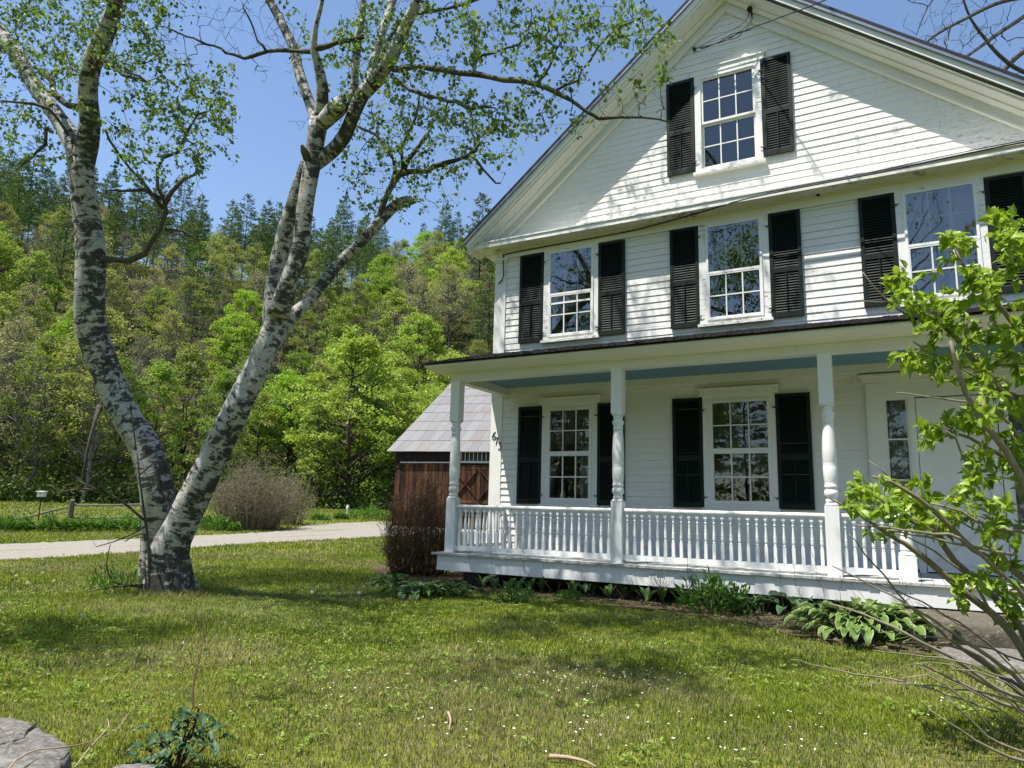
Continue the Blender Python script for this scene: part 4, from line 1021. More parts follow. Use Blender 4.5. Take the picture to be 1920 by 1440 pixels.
# smaller traced branches
SB = [
 [(737, 130, 6, -.5), (790, 128, 5, -.8), (840, 133, 5.5, -1.1), (900, 140, 5.5, -1.4), (945, 148, 5.5, -1.6), (1023, 163, 4.5, -1.9), (1073, 193, 4, -2.0), (1123, 222, 3.2, -2.1), (1165, 221, 2.6, -2.15), (1207, 217, 2.2, -2.2), (1257, 229, 1.5, -2.25)],
 [(735, 140, 4, -.5), (783, 173, 3.6, -.8), (840, 187, 3.6, -1.1), (887, 207, 3.6, -1.3), (907, 200, 3, -1.4)],
 [(745, 330, 5, .9), (765, 323, 5, .8), (800, 320, 5, .6), (853, 300, 4.4, .4), (893, 283, 3.6, .3), (898, 265, 3, .3)],
 [(880, 290, 2.6, .3), (903, 318, 2.4, .3), (927, 343, 2.2, .3), (938, 342, 1.5, .3)],
 [(705, 425, 7, .9), (720, 383, 6, .9), (740, 340, 6, .9), (765, 302, 5, .8), (783, 277, 4.5, .8), (803, 253, 4, .7)],
 [(738, 350, 4, .9), (738, 300, 3.4, 1.0), (715, 265, 3, 1.1), (690, 245, 2.4, 1.2), (668, 238, 2, 1.3)],
 [(755, 315, 3, .8), (752, 280, 3, .7), (780, 220, 2.6, .6), (785, 180, 2, .5)],
 [(590, 90, 6, -.35), (633, 80, 4.5, -.6), (680, 70, 4, -.8)],
 [(592, 96, 5, -.3), (550, 95, 4, 0), (500, 97, 3.4, .3), (457, 108, 3.2, .5), (425, 97, 2.4, .7), (400, 87, 2.2, .8), (353, 67, 1.8, 1.0), (310, 50, 1.2, 1.1)],
 [(500, 97, 2.5, .3), (483, 75, 2, .4), (470, 40, 1.6, .5), (455, 5, 1.2, .6)],
 [(1000, 158, 2.6, -1.8), (1030, 125, 2.4, -1.8), (1043, 95, 2, -1.8), (1000, 55, 1.6, -1.7)],
 [(1040, 172, 2.6, -1.9), (1080, 150, 2.3, -1.9), (1120, 90, 2, -1.9), (1170, 45, 1.5, -2), (1230, 20, 1.2, -2)],
 [(885, 125, 2.6, -1.3), (900, 105, 2.4, -1.3), (970, 85, 2, -1.3), (990, 60, 1.6, -1.2)],
 [(700, 150, 4, -.4), (750, 40, 3.4, -.2), (840, 15, 3, -.3), (960, -20, 2.4, -.5)],
 [(176, 488, 7, 0), (215, 487, 6, -.1), (245, 489, 5.5, -.2), (268, 480, 5, -.3), (280, 455, 4.8, -.3), (300, 430, 4.4, -.35), (311, 398, 4, -.4), (309, 376, 3.6, -.4)],
 [(309, 378, 3.2, -.4), (296, 352, 2.8, -.5), (297, 315, 2.6, -.6), (305, 296, 3, -.7), (333, 288, 3, -.8), (345, 258, 2.4, -.9), (372, 210, 1.8, -1.0)],
 [(311, 380, 4.5, -.4), (322, 358, 4.2, -.3), (345, 338, 4, -.2), (366, 325, 2.4, -.1), (368, 295, 2, 0)],
 [(300, 372, 4, -.4), (268, 358, 3.4, -.4), (230, 357, 2.4, -.4), (200, 357, 1.6, -.4)],
 [(305, 392, 3, -.4), (268, 340, 2.6, -.6), (225, 290, 2.2, -.8), (195, 240, 2, -1.)],
 [(310, 430, 3, -.4), (345, 432, 2.2, -.4), (375, 450, 1.8, -.4), (395, 448, 1.2, -.4)],
 [(163, 200, 6, -.3), (130, 200, 6, -.2), (105, 175, 5.5, 0), (90, 140, 5, .2)],
 [(150, 290, 3, 0), (120, 240, 3, -.1), (90, 205, 3, -.2), (40, 192, 2.4, -.3), (0, 190, 2, -.4)],
 [(86, 240, 3.4, .3), (84, 270, 3, .3), (70, 285, 2.4, .3), (40, 310, 1.6, .3)],
 [(165, 160, 5, -.4), (190, 110, 4, -.8), (230, 140, 3, -1.), (280, 155, 2.2, -1.2)],
 [(575, 310, 5, .2), (560, 275, 4, .3), (563, 270, 2, .3)],
]
mb = MB()
for q in SB[:-1]:
    Q = L(q, step=.15); Q[1:, :3] += rng.normal(0, .012, (len(Q)-1, 3)); g.limb(Q); mb.tube(Q[:, :3], Q[:, 3]*(1+.12*np.sin(np.arange(len(Q))*1.7)), 8)
for q in [(563, 290, 6, 0), (567, 278, 8, -.05)],: pass
st = L([(578, 300, 8, -.1), (570, 282, 7, -.15), (566, 272, 3, -.2)]); mb.tube(st[:, :3], st[:, 3], 7)
bpart(mb, 'branch', M['limb'])
# crown: (px, py, rx, ry, count, depth, depth spread, leafy)
CR = [(95, 60, 110, 75, 150, .3, 1.6, 1), (25, 180, 60, 110, 60, .6, 1.4, 1), (50, 265, 75, 55, 46, .5, 1.2, 1), (240, 55, 90, 75, 120, -.6, 1.6, 1), (300, 150, 80, 75, 90, -.6, 1.2, 1), (380, 215, 65, 75, 85, -.7, 1.0, 1),
      (270, 235, 90, 70, 75, -.7, 1.2, 1), (300, 315, 90, 40, 42, -.5, 1.0, 1), (425, 190, 22, 70, 20, -.7, .8, 1), (120, 130, 80, 60, 55, 0, 1.4, 1), (20, 330, 50, 40, 14, .5, 1, .5),
      (700, 70, 80, 70, 110, -.4, 1.4, 1), (640, 110, 50, 90, 50, -.3, 1.2, 1), (830, 70, 90, 75, 80, -1, 1.4, 1), (960, 60, 90, 60, 70, -1.5, 1.2, 1), (1080, 60, 100, 60, 80, -1.9, 1.1, 1), (1190, 50, 80, 50, 46, -2.1, 1.0, 1), (1240, 110, 28, 50, 14, -2.2, .6, 1),
      (800, 185, 90, 60, 85, -.9, 1.3, 1), (900, 215, 70, 50, 60, -1.3, 1.0, 1), (985, 215, 60, 50, 75, -1.7, .8, 1), (1040, 150, 60, 40, 30, -1.8, .8, 1), (700, 250, 70, 70, 75, .7, 1.0, 1), (805, 290, 90, 60, 85, .6, 1.0, 1), (910, 270, 60, 50, 40, .3, .8, 1), (690, 350, 60, 50, 36, .8, .8, 1), (800, 370, 90, 30, 26, .7, .8, 1),
      (960, 300, 40, 20, 8, .2, .6, 1), (1085, 230, 25, 25, 8, -2, .4, 1), (1170, 165, 60, 30, 16, -2.1, .5, .8), (1170, 195, 60, 20, 14, -2.2, .3, 0), (1220, 200, 40, 30, 12, -2.2, .3, 0),
      (470, 55, 70, 50, 40, .6, .8, 0), (420, 20, 70, 40, 22, .8, .8, 0), (370, 80, 50, 40, 14, .9, .5, 0), (500, 125, 50, 30, 16, .3, .5, 0), (555, 235, 40, 14, 5, .1, .3, 0), (20, 340, 60, 50, 14, .4, 1., 0), (350, 370, 60, 30, 12, -.3, .6, 0), (460, 5, 120, 25, 16, .8, .8, .2),
      (560, 60, 30, 50, 14, .3, .8, .6), (650, 420, 30, 40, 8, .8, .4, .6),
      (150, -120, 220, 110, 130, 0, 2.2, 1), (250, -280, 170, 100, 70, -1, 2.2, 1), (-120, -60, 120, 200, 60, 1, 1.5, 1), (720, -120, 200, 110, 150, -.4, 2.2, 1), (950, -110, 200, 90, 90, -1.4, 1.8, 1), (800, -290, 180, 100, 80, -.6, 2.2, 1), (480, -150, 120, 90, 40, 1, 1.5, .7), (1160, -70, 120, 60, 40, -2, 1., 1)]
def crown_pts(CR, D, r):
    A = []; lf = []
    for (cx, cy_, rx, ry, n, dz, sp, leafy) in CR:
        a = r.uniform(0, 2*np.pi, n); q = np.sqrt(r.uniform(0, 1, n)); 
        for k in range(n):
            A.append(at(cx+rx*q[k]*math.cos(a[k]), cy_+ry*q[k]*math.sin(a[k]), D+dz+r.normal(0, sp*.5))); lf.append(r.random() < leafy)
    return np.array(A), np.array(lf)
r_ = np.random.default_rng(21)
A, lf = crown_pts(CR, D0, r_)
A = np.vstack([A, np.array([-5.3, -5.0, 12.4])+r_.normal(0, 1, (230, 3))*np.array([1.5, .9, .9]), np.array([-3.2, -4.2, 12.8])+r_.normal(0, 1, (120, 3))*np.array([1.2, .7, .7]), np.array([1.3, -.9, 14.9])+r_.normal(0, 1, (230, 3))*np.array([2.1, .6, 1.2])])
n0 = len(g.limbs)
first = sum(len(S[k]) for k in ('left', 'right'))
firstkey = 0
g.w[g.limbs[0][0]:g.limbs[0][1]] = 3; g.w[g.limbs[3][0]:g.limbs[3][1]] = 3
tips = g.grow(A, step=.16, wob=.16, sag=.10)
# side twigs
extra = []
for idx in list(g.paths):
    if len(idx) > 3:
        for q in range(1+len(idx)//4):
            k = g.r.integers(1, len(idx)); p = g.P[idx[k]]; extra.append(p+g.r.normal(0, .16, 3)+np.array([0, 0, -.05]))
tips2 = g.grow(np.array(extra), step=.12, wob=.1, sag=.15)
g.finish(.0032, .42)
mb = MB(); g.twig_mesh(mb, 5); bpart(mb, 'twig', M['limb'])
# leaves along the outer twigs, except on bare ones
Lp = []; Ldir = []
bare = [(470, 60, 85, 75), (390, 60, 85, 65), (500, 125, 60, 30), (555, 235, 45, 18), (1170, 205, 75, 28), (1222, 195, 40, 40), (20, 345, 60, 50), (350, 385, 70, 40), (450, 10, 60, 25)]
ends = [idx for idx in g.paths]
for idx in ends:
    P = g.P[idx]; px, py, _d = project(P[-1])
    if any(((px-c[0])/c[2])**2+((py-c[1])/c[3])**2 < 1 for c in bare): continue
    m = len(P); dn = 6 if P[-1][2] > 10.6 and P[-1][0] < -1.5 else 1
    if g.r.random() < .10: continue
    for k in range(max(1, m-6), m):
        nl = g.r.integers(3, 7) if k == m-1 else g.r.integers(1, 4)
        for q in range(nl*dn): Lp.append(P[k]+g.r.normal(0, .035*dn, 3)+(P[k-1]-P[k])*g.r.random()); 
Lp = np.array(Lp)
mb = MB(); leaves(mb, Lp, .074, g.r, up=.25, ratio=.72, droop=.7, fold=.3); bpart(mb, 'foliage', M['leaf_birch'], False)
print('birch leaves', len(Lp), 'nodes', g.n)
# sprouts and dead twigs round the foot
g2 = Grower(9)
def twigset(paths, D, mat, mb, nsub=3, sl=.14, rt=.003):
    for q in paths:
        Q = [( *at(a, b, D+(e if len(c) else 0)), rr*D/FP) for (a, b, rr, *c) in q for e in [c[0] if c else 0]]
        Q = catmull(Q, .07); mb.tube(Q[:, :3], Q[:, 3], 5)
        for k in range(nsub):
            i = rnd.randrange(len(Q)//3, len(Q)); p = Q[i, :3]; d = rng.normal(0, 1, 3); d[2] = abs(d[2]); d /= np.linalg.norm(d)
            mb.tube([p, p+d*sl*.5+rng.normal(0, .01, 3), p+d*sl], [rt, rt*.8, rt*.4], 3)
mb = MB()
twigset([[(270, 1100, 3, -.3), (235, 1097, 2, -.4), (212, 1090, 1.6, -.5), (200, 1060, 1.2, -.5), (207, 1020, .8, -.5)], [(272, 1095, 3, -.3), (240, 1098, 2.4, -.5), (200, 1102, 1.6, -.6), (165, 1110, 1, -.7)],
         [(273, 1012, 3, -.2), (268, 1000, 2, -.5), (250, 1005, 1.3, -.6), (235, 1015, 1, -.6)], [(270, 975, 2.6, -.1), (235, 945, 2.2, -.4), (205, 925, 1.8, -.5), (170, 890, 1.2, -.7), (150, 870, .8, -.8)],
         [(275, 985, 2, -.1), (250, 1000, 1.6, -.4), (215, 1015, 1.2, -.5), (180, 1025, .8, -.6)], [(186, 920, 1.8, -.6), (150, 917, 1.6, -.7), (115, 922, 1.4, -.8), (96, 910, 1, -.8)], [(186, 920, 1.8, -.6), (160, 908, 1.5, -.7), (140, 895, 1.3, -.7), (133, 875, .9, -.8)],
         [(257, 850, 1.2, -.35), (262, 900, 1.7, -.45), (270, 960, 2.2, -.45), (277, 1010, 2.6, -.42), (281, 1065, 3, -.4), (282, 1105, 3.5, -.38)],
         [(255, 845, 1.4, -.4), (250, 800, 1.1, -.5), (243, 755, .8, -.55)], [(262, 890, 1.6, -.45), (280, 875, 1.2, -.6), (290, 865, .8, -.6)],
         [(187, 762, 6, -.05), (178, 790, 3.4, -.3), (166, 835, 2.6, -.5), (156, 885, 1.6, -.6), (150, 920, 1, -.6)]], D0, None, mb, 3, .25)
bpart(mb, 'dead_twig', M['limb'])

# ------------------------------------------------------------------ leafing shrub at the right, close to the camera
M['shrubstem'] = mat_flat('pale_grey_shrub_stem', (.24, .205, .16), .7, .45, 14, .4, .2)
M['leaf_shrub'] = mat_leaf('young_shrub_leaf', (.16, .28, .022), (.35, .46, .06), .40, .40, spec=.4)
DS = 4.6
shrub = tag(empty('leafing_shrub', tuple(onz(2010, 1420))), 'tall shrub with arching pale stems and bright new leaves, in front of the porch door', 'shrub')
bpy.context.view_layer.update(); SI = shrub.matrix_world.inverted()
def spart(mb, nm, mat, smooth=True):
    o = mb.build(nm, mat, shrub, smooth); o.matrix_parent_inverse = SI; return o
def LS(pts, step=.08):
    Q = []
    for q in pts:
        dd = DS+(q[3] if len(q) > 3 else 0); Q.append((*at(q[0], q[1], dd), q[2]*dd/FP))
    return catmull(Q, step)
base = (2010, 1420, 10, 0)
ST = [[base, (1960, 1300, 10, .0), (1890, 1180, 9, .1), (1810, 1110, 8, .1), (1727, 1042, 7, .1), (1672, 1005, 5, .1), (1640, 985, 4, .1), (1612, 965, 3, .1), (1545, 929, 1.5, .1)],
      [base, (1960, 1270, 8, .2), (1900, 1160, 8, .2), (1830, 1090, 7, .2), (1790, 1050, 7, .2), (1760, 1007, 6, .2), (1738, 968, 5, .2), (1717, 935, 4, .2), (1705, 915, 3, .2)],
      [base, (1985, 1180, 9, -.1), (1920, 1085, 8, -.1), (1825, 1030, 7, -.1), (1767, 973, 6, -.1), (1720, 935, 5, -.1), (1672, 903, 4, -.1), (1637, 893, 3, -.1)],
      [base, (2000, 1150, 10, .3), (1975, 1000, 10, .3), (1945, 850, 9, .3), (1910, 770, 9, .3), (1855, 710, 8, .3), (1810, 655, 6, .3), (1760, 605, 5, .3), (1710, 565, 4, .3), (1690, 545, 2, .3)],
      [base, (1990, 1200, 8, -.2), (1950, 1020, 8, -.2), (1910, 890, 8, -.2), (1855, 805, 7, -.2), (1825, 767, 6, -.2), (1800, 700, 5, -.2), (1780, 640, 3.5, -.2)],
      [base, (2020, 1100, 9, .1), (2010, 900, 8, .1), (1975, 760, 7, .1), (1920, 640, 6, .1), (1880, 580, 5, .1), (1830, 530, 4, .1), (1790, 470, 3, .1)],
      [base, (2050, 1000, 8, 0), (2030, 780, 7, 0), (1985, 620, 6, 0), (1930, 520, 4.5, 0), (1890, 450, 3.5, 0), (1868, 410, 2, 0)],
      [base, (1975, 1230, 6, -.3), (1920, 1120, 5.5, -.3), (1860, 1060, 5, -.3), (1800, 1010, 4, -.3), (1750, 1000, 3, -.3), (1663, 990, 2.4, -.3), (1600, 985, 1.6, -.3)],
      [base, (1950, 1330, 6, -.4), (1870, 1290, 5, -.4), (1780, 1230, 4.4, -.4), (1700, 1190, 3.4, -.4), (1620, 1150, 2.2, -.3), (1555, 1130, 1.4, -.2)],
      [base, (1950, 1320, 6, -.1), (1880, 1250, 5, -.1), (1790, 1190, 4.4, -.1), (1730, 1150, 3, -.1), (1640, 1100, 2, 0), (1560, 1060, 1.2, 0)],
      [base, (1940, 1310, 5, .2), (1850, 1250, 4.4, .2), (1760, 1180, 3.4, .2), (1700, 1130, 2.4, .2), (1640, 1060, 2, .2), (1590, 1000, 1.2, .2)],
      [(2020, 1440, 5, -.6), (1930, 1430, 4, -.6), (1860, 1405, 3.4, -.6), (1800, 1370, 2.6, -.6), (1740, 1330, 1.4, -.6)],
      [(2020, 1440, 5, -.6), (1930, 1415, 3.4, -.7), (1850, 1380, 2.6, -.7), (1780, 1310, 1.6, -.7)],
      [base, (1960, 1340, 5, .1), (1900, 1290, 4.5, .1), (1840, 1235, 4, .1), (1780, 1210, 3, .1), (1690, 1208, 2, .1)],
      [base, (1950, 1350, 5, -.2), (1860, 1310, 4, -.2), (1770, 1265, 3, -.2), (1720, 1245, 1.6, -.2)],
      [base, (1990, 1130, 6, -.25), (1940, 1010, 5, -.25), (1860, 990, 4, -.25), (1800, 960, 3, -.25), (1745, 945, 2, -.25)],
      [base, (2000, 1050, 7, .15), (1960, 930, 6, .15), (1900, 870, 5, .15), (1850, 840, 4, .15), (1790, 810, 3, .15), (1745, 800, 2, .15)]]
WH = [[(1760, 1000, 3.2, -.12), (1690, 965, 3, -.12), (1640, 930, 2, -.1), (1625, 920, 1, -.1)], [(1900, 1040, 4, -.3), (1840, 1028, 3.6, -.3), (1790, 1018, 3, -.3), (1663, 995, 2, -.3)], [(1990, 1010, 3.5, -.1), (1920, 990, 3, -.1), (1860, 975, 2.4, -.1), (1800, 960, 1.4, -.1)],
      [(1910, 820, 3, -.1), (1870, 772, 2.8, -.1), (1817, 755, 2.4, -.1), (1740, 743, 1.8, -.1), (1682, 738, 1.1, -.1)], [(1830, 900, 3, -.1), (1807, 857, 2.8, -.1), (1790, 820, 2.2, -.1), (1755, 795, 1.4, -.1)],
      [(1870, 880, 3, 0), (1835, 845, 2.4, 0), (1812, 835, 1.4, 0)], [(1870, 1170, 4, .0), (1830, 1100, 3.6, 0), (1790, 1060, 2.8, 0), (1730, 1020, 2, 0), (1680, 1000, 1.2, 0)], [(1905, 740, 3, .2), (1860, 725, 2.4, .2), (1800, 690, 2, .2), (1712, 655, 1.2, .2)],
      [(1700, 590, 2.4, .3), (1660, 560, 2, .3), (1618, 512, 1.2, .3)], [(1720, 565, 2, .3), (1670, 566, 1.6, .3), (1612, 564, 1, .3)], [(1700, 905, 2.4, 0), (1668, 900, 2.2, 0), (1658, 886, 1.8, 0), (1630, 863, 1.1, 0)],
      [(1760, 720, 2.4, .1), (1735, 670, 2, .1), (1708, 656, 1.2, .1)], [(1880, 1010, 2.6, -.1), (1820, 990, 2, -.1), (1760, 945, 1.4, -.1)], [(1742, 665, 3, .1), (1726, 648, 2.6, .1), (1714, 640, 1.4, .1)]]
gs = Grower(17); mb = MB()
for q in ST+WH:
    Q = LS(q); Q[1:, :3] += rng.normal(0, .004, (len(Q)-1, 3)); gs.limb(Q); gs.w[gs.limbs[-1][0]:gs.limbs[-1][1]] = 0; mb.tube(Q[:, :3], Q[:, 3]*.8, 9)
SC = [(1885, 420, 34, 28, 12, 0), (1905, 480, 26, 38, 13, 0), (1790, 465, 34, 26, 10, .1), (1700, 545, 40, 36, 14, .3), (1765, 585, 55, 40, 20, .3), (1850, 545, 60, 35, 18, .1), (1905, 610, 50, 50, 18, .1), (1715, 672, 36, 26, 11, .2), (1780, 665, 55, 40, 19, .2), (1860, 655, 50, 50, 18, .2), (1915, 720, 50, 50, 15, .2), (1845, 745, 50, 40, 14, 0),
      (1738, 818, 28, 18, 7, .15), (1790, 800, 36, 24, 10, .15), (1875, 830, 42, 42, 12, 0), (1920, 880, 40, 50, 12, .1), (1835, 862, 24, 22, 6, 0), (1632, 905, 30, 22, 8, .0), (1625, 945, 40, 24, 12, .1), (1672, 970, 45, 28, 13, .1), (1730, 925, 36, 20, 9, .1), (1705, 955, 36, 26, 10, .1), (1765, 980, 36, 30, 10, .1), (1820, 950, 42, 30, 11, -.1), (1840, 905, 30, 22, 6, -.1), (1880, 985, 46, 40, 13, -.1),
      (1650, 1012, 10, 10, 2, .0), (1745, 1030, 10, 8, 2, 0), (1865, 1075, 46, 26, 11, -.1), (1815, 1090, 20, 14, 4, 0), (1905, 1120, 26, 30, 6, .0), (1700, 850, 6, 6, 0, 0), (1800, 940, 14, 8, 3, -.2), (1895, 1160, 20, 26, 5, .2), (1800, 1130, 14, 14, 3, .2), (1990, 700, 50, 250, 40, .1), (1990, 1000, 40, 100, 10, 0)]
A = []
for (cx, cy_, rx, ry, n, dz) in SC:
    for k in range(int(n*1.4)):
        a = gs.r.uniform(0, 6.28); q = math.sqrt(gs.r.random())*1.12; A.append(at(cx+rx*q*math.cos(a), cy_+ry*q*math.sin(a), DS+dz+gs.r.normal(0, .18)))
for k in range(11):
    x0 = gs.r.uniform(1860, 2010); y0 = gs.r.uniform(1230, 1420); Lw = gs.r.uniform(150, 400); a = gs.r.uniform(.15, .75); dz = gs.r.normal(0, .35)
    Q = LS([(x0, y0, 2.0, dz), (x0-Lw*.4*math.cos(a), y0-Lw*.4*math.sin(a)-12, 2.2, dz), (x0-Lw*.75*math.cos(a*.9), y0-Lw*.75*math.sin(a*.9)-10, 1.6, dz), (x0-Lw*math.cos(a*.8), y0-Lw*math.sin(a*.8)+gs.r.normal(0, 12), .8, dz)])
    Q[1:, :3] += rng.normal(0, .004, (len(Q)-1, 3)); mb.tube(Q[:, :3], Q[:, 3]*.8, 5)
mb_stem = mb
gs.grow(np.array(A), step=.06, wob=.1, up=.08); gs.finish(.0022, .4)
mb = mb_stem; gs.twig_mesh(mb, 5); spart(mb, 'stems', M['shrubstem'])
Lp = []; Ld = []
for idx in gs.paths:
    P = gs.P[idx]; m = len(P); tip = P[-1]; d = P[-1]-P[-2]; d /= np.linalg.norm(d)+1e-9
    for k in range(gs.r.integers(5, 9)): Lp.append(tip-d*gs.r.uniform(0, .05)+gs.r.normal(0, .006, 3)); Ld.append(d*.9+gs.r.normal(0, .45, 3)+np.array([-.25, 0, .15]))
    for k in range(max(1, m-4), m-1):
        for q in range(2): Lp.append(P[k]); Ld.append(d*.5+gs.r.normal(0, .8, 3)+np.array([0, 0, .1]))
mb = MB(); leaves(mb, np.array(Lp), .079, gs.r, up=.4, ratio=.56, fold=.5, dirs=np.array(Ld), shape='oval'); spart(mb, 'foliage', M['leaf_shrub'], True)
print('shrub leaves', len(Lp))
# ------------------------------------------------------------------ woodland kinds
M['pinebark'] = mat_flat('grey_brown_forest_bark', (.075, .062, .05), .9, .4, 5, .6, .1)
M['palebark'] = mat_flat('pale_grey_forest_bark', (.17, .155, .135), .9, .35, 5, .5, .1)
LM = {
 'pine': mat_leaf('pine_needles', (.055, .105, .026), (.125, .185, .04), .25, .6, objvar=.35),
 'bright': mat_leaf('bright_maple_leaves', (.21, .33, .028), (.36, .46, .06), .4, .55, objvar=.35),
 'mid': mat_leaf('fresh_green_leaves', (.165, .245, .028), (.28, .345, .055), .38, .55, objvar=.5),
 'olive': mat_leaf('olive_new_leaves', (.21, .245, .038), (.33, .35, .07), .4, .6, objvar=.5),
 'bud': mat_leaf('tan_pink_buds', (.27, .26, .11), (.38, .36, .17), .3, .65, objvar=.4),
}
PROTO = {}
def deciduous(seed, H, rad, leafkey, nblob, nleaf, lsize, base=.25, trunk_r=.16, tiers=False, flat=.6, bare=False, bark='pinebark'):
    r = np.random.default_rng(seed); mt = MB(); ml = MB()
    n = 9; z = np.linspace(0, H*.86, n); cx = np.cumsum(r.normal(0, H*.012, n)); cy_ = np.cumsum(r.normal(0, H*.012, n))
    P = np.column_stack([cx, cy_, z-.3]); mt.tube(P, trunk_r*(1-z/H*.93), 7, cap=False)
    pts = []
    for k in range(nblob):
        t = base+(1-base)*r.random()**.85; zz = t*H
        prof = math.sin(math.pi*min(1, max(.04, (t-base)/(1-base)*.86+.12)))**.7
        rr = rad*prof*math.sqrt(r.uniform(.1, 1.0)); a = r.uniform(0, 6.283)
        c = np.array([np.interp(min(zz, H*.86), z, cx)+rr*math.cos(a), np.interp(min(zz, H*.86), z, cy_)+rr*math.sin(a), zz+r.normal(0, .2)])
        pts.append(c)
        if rr > .3 and k % (1 if bare else 2) == 0:
            z0 = max(base*H*.6, zz-rr*r.uniform(.5, 1.0)); p0 = np.array([np.interp(z0, z, cx), np.interp(z0, z, cy_), z0])
            m = (p0+c)/2+r.normal(0, .15, 3)+np.array([0, 0, -.1*rr]); w0 = .045+.012*rr if not bare else .03+.012*rr
            mt.tube([p0, m, c], [w0, w0*.6, .012], 4, cap=False)
            if bare:
                for q in range(4):
                    s_ = p0+(c-p0)*r.uniform(.35, 1); e = s_+r.normal(0, .55, 3)+np.array([0, 0, .5]); mt.tube([s_, (s_+e)/2+r.normal(0, .06, 3), e], [.018, .012, .006], 3, cap=False)
    pts = np.array(pts); out = []
    for c in pts:
        k = int(nleaf/nblob*r.uniform(.4, 1.6)); s_ = rad*.20*r.uniform(.7, 1.3)
        q = r.normal(0, 1, (k, 3)); q /= np.linalg.norm(q, axis=1)[:, None]; q *= (r.random(k)**.45)[:, None]
        out.append(c+q*np.array([s_, s_, s_*flat]))
    if len(out): 
        Lp = np.vstack(out); leaves(ml, Lp, lsize, r, up=.7, ratio=.75, fold=.15)
    return mt, ml, LM[leafkey], M[bark]
def pine(seed, H, rad, nleaf):
    r = np.random.default_rng(seed); mt = MB(); ml = MB()
    n = 8; z = np.linspace(0, H*.97, n); cx = np.cumsum(r.normal(0, .05, n)); cy_ = np.cumsum(r.normal(0, .05, n))
    mt.tube(np.column_stack([cx, cy_, z-.3]), .22*(1-z/H*.96), 7, cap=False)
    zz = H*r.uniform(.28, .38); Lp = []; Ld = []
    while zz < H*.99:
        t = (zz/H-.3)/.7; t = max(0, t); R = rad*(1-t)**.75*(.45+.55*min(1, t*4+.3))*r.uniform(.75, 1.15)
        nb = r.integers(3, 6) if t > 0 else 2
        a0 = r.uniform(0, 6.28)
        for k in range(nb):
            a = a0+k*6.283/nb+r.normal(0, .25); Lb = R*r.uniform(.55, 1.15)+.25; rise = r.uniform(.05, .35)*Lb*(.4+t)
            p0 = np.array([np.interp(zz, z, cx), np.interp(zz, z, cy_), zz]); e = p0+np.array([math.cos(a)*Lb, math.sin(a)*Lb, rise])
            mid = (p0+e)/2+np.array([0, 0, -.06*Lb]); mt.tube([p0, mid, e], [.05*(1-t)+.015, .03*(1-t)+.01, .008], 3, cap=False)
            m = int(nleaf*Lb/rad/10*r.uniform(.7, 1.3))
            s = r.uniform(.3, 1.05, m)**.8; B = p0+(e-p0)*s[:, None]; wid = .26*Lb*np.sin(np.clip(s, 0, 1)*2.6)+.10
            sd = np.array([-math.sin(a), math.cos(a), 0]); o = r.normal(0, .55, m)
            B = B+sd*(o*wid)[:, None]+np.column_stack([np.zeros(m), np.zeros(m), r.normal(.03, .075, m)+.10*np.abs(o)*wid]); Lp.append(B)
            d = np.array([math.cos(a), math.sin(a), .35])+sd*o[:, None]*.9; Ld.append(d)
        zz += H*r.uniform(.024, .042)
    top = np.array([cx[-1], cy_[-1], H*.97]); Lp.append(top+r.normal(0, .12, (60, 3))*np.array([1, 1, 2.4])); Ld.append(np.tile([0, 0, 1.], (60, 1))+r.normal(0, .5, (60, 3)))
    leaves(ml, np.vstack(Lp), .48, r, up=.25, ratio=.34, fold=.2, dirs=np.vstack(Ld))
    return mt, ml, LM['pine'], M['pinebark']
def proto(key, name, made):
    mt, ml, lm, bk = made
    root = empty(name); t = mt.build('trunk', bk, root, True); kids = {root: [t]}
    if ml.n: kids[root].append(ml.build('crown', lm, root))
    PROTO.setdefault(key, []).append((root, kids))
for i in range(5): proto('pine', 'pine_tree', pine(100+i, 18+i*.9, 3.7+.45*(i % 3), 900))
for i in range(4): proto('bright', 'maple_tree', deciduous(200+i, 12.5+i*.5, 4.3+.3*(i % 2), 'bright', 150, 13000, .25, .10, .17, flat=.42))
for i in range(4): proto('mid', 'broadleaf_tree', deciduous(300+i, 13+i*.6, 3.6, 'mid', 110, 8000, .25, .16, .16, flat=.5))
for i in range(4): proto('olive', 'broadleaf_tree', deciduous(400+i, 14+i*.5, 3.5, 'olive', 110, 5200, .21, .25, .16, flat=.6, bare=True, bark='palebark'))
for i in range(3): proto('bud', 'budding_tree', deciduous(500+i, 13.5+i*.5, 3.6, 'bud', 130, 4200, .19, .30, .15, flat=.7, bare=True, bark='palebark'))
for i in range(2): proto('bare', 'bare_tree', deciduous(600+i, 14, 3.2, 'olive', 130, 700, .18, .3, .15, bare=True, bark='palebark'))
used = set(); kindcount = {}
NAMES = {'pine': ('dark green pine', 'pine tree', 'pines on the wooded hill'), 'bright': ('bright yellow-green maple', 'tree', 'bright maples on the wooded hill'), 'mid': ('fresh green leafy tree', 'tree', 'green trees on the wooded hill'),
         'olive': ('pale-stemmed olive tree', 'tree', 'olive trees on the wooded hill'), 'bud': ('tan-pink budding tree', 'tree', 'budding trees on the wooded hill'), 'bare': ('nearly bare grey tree', 'tree', 'bare trees on the wooded hill')}
SPOT = []
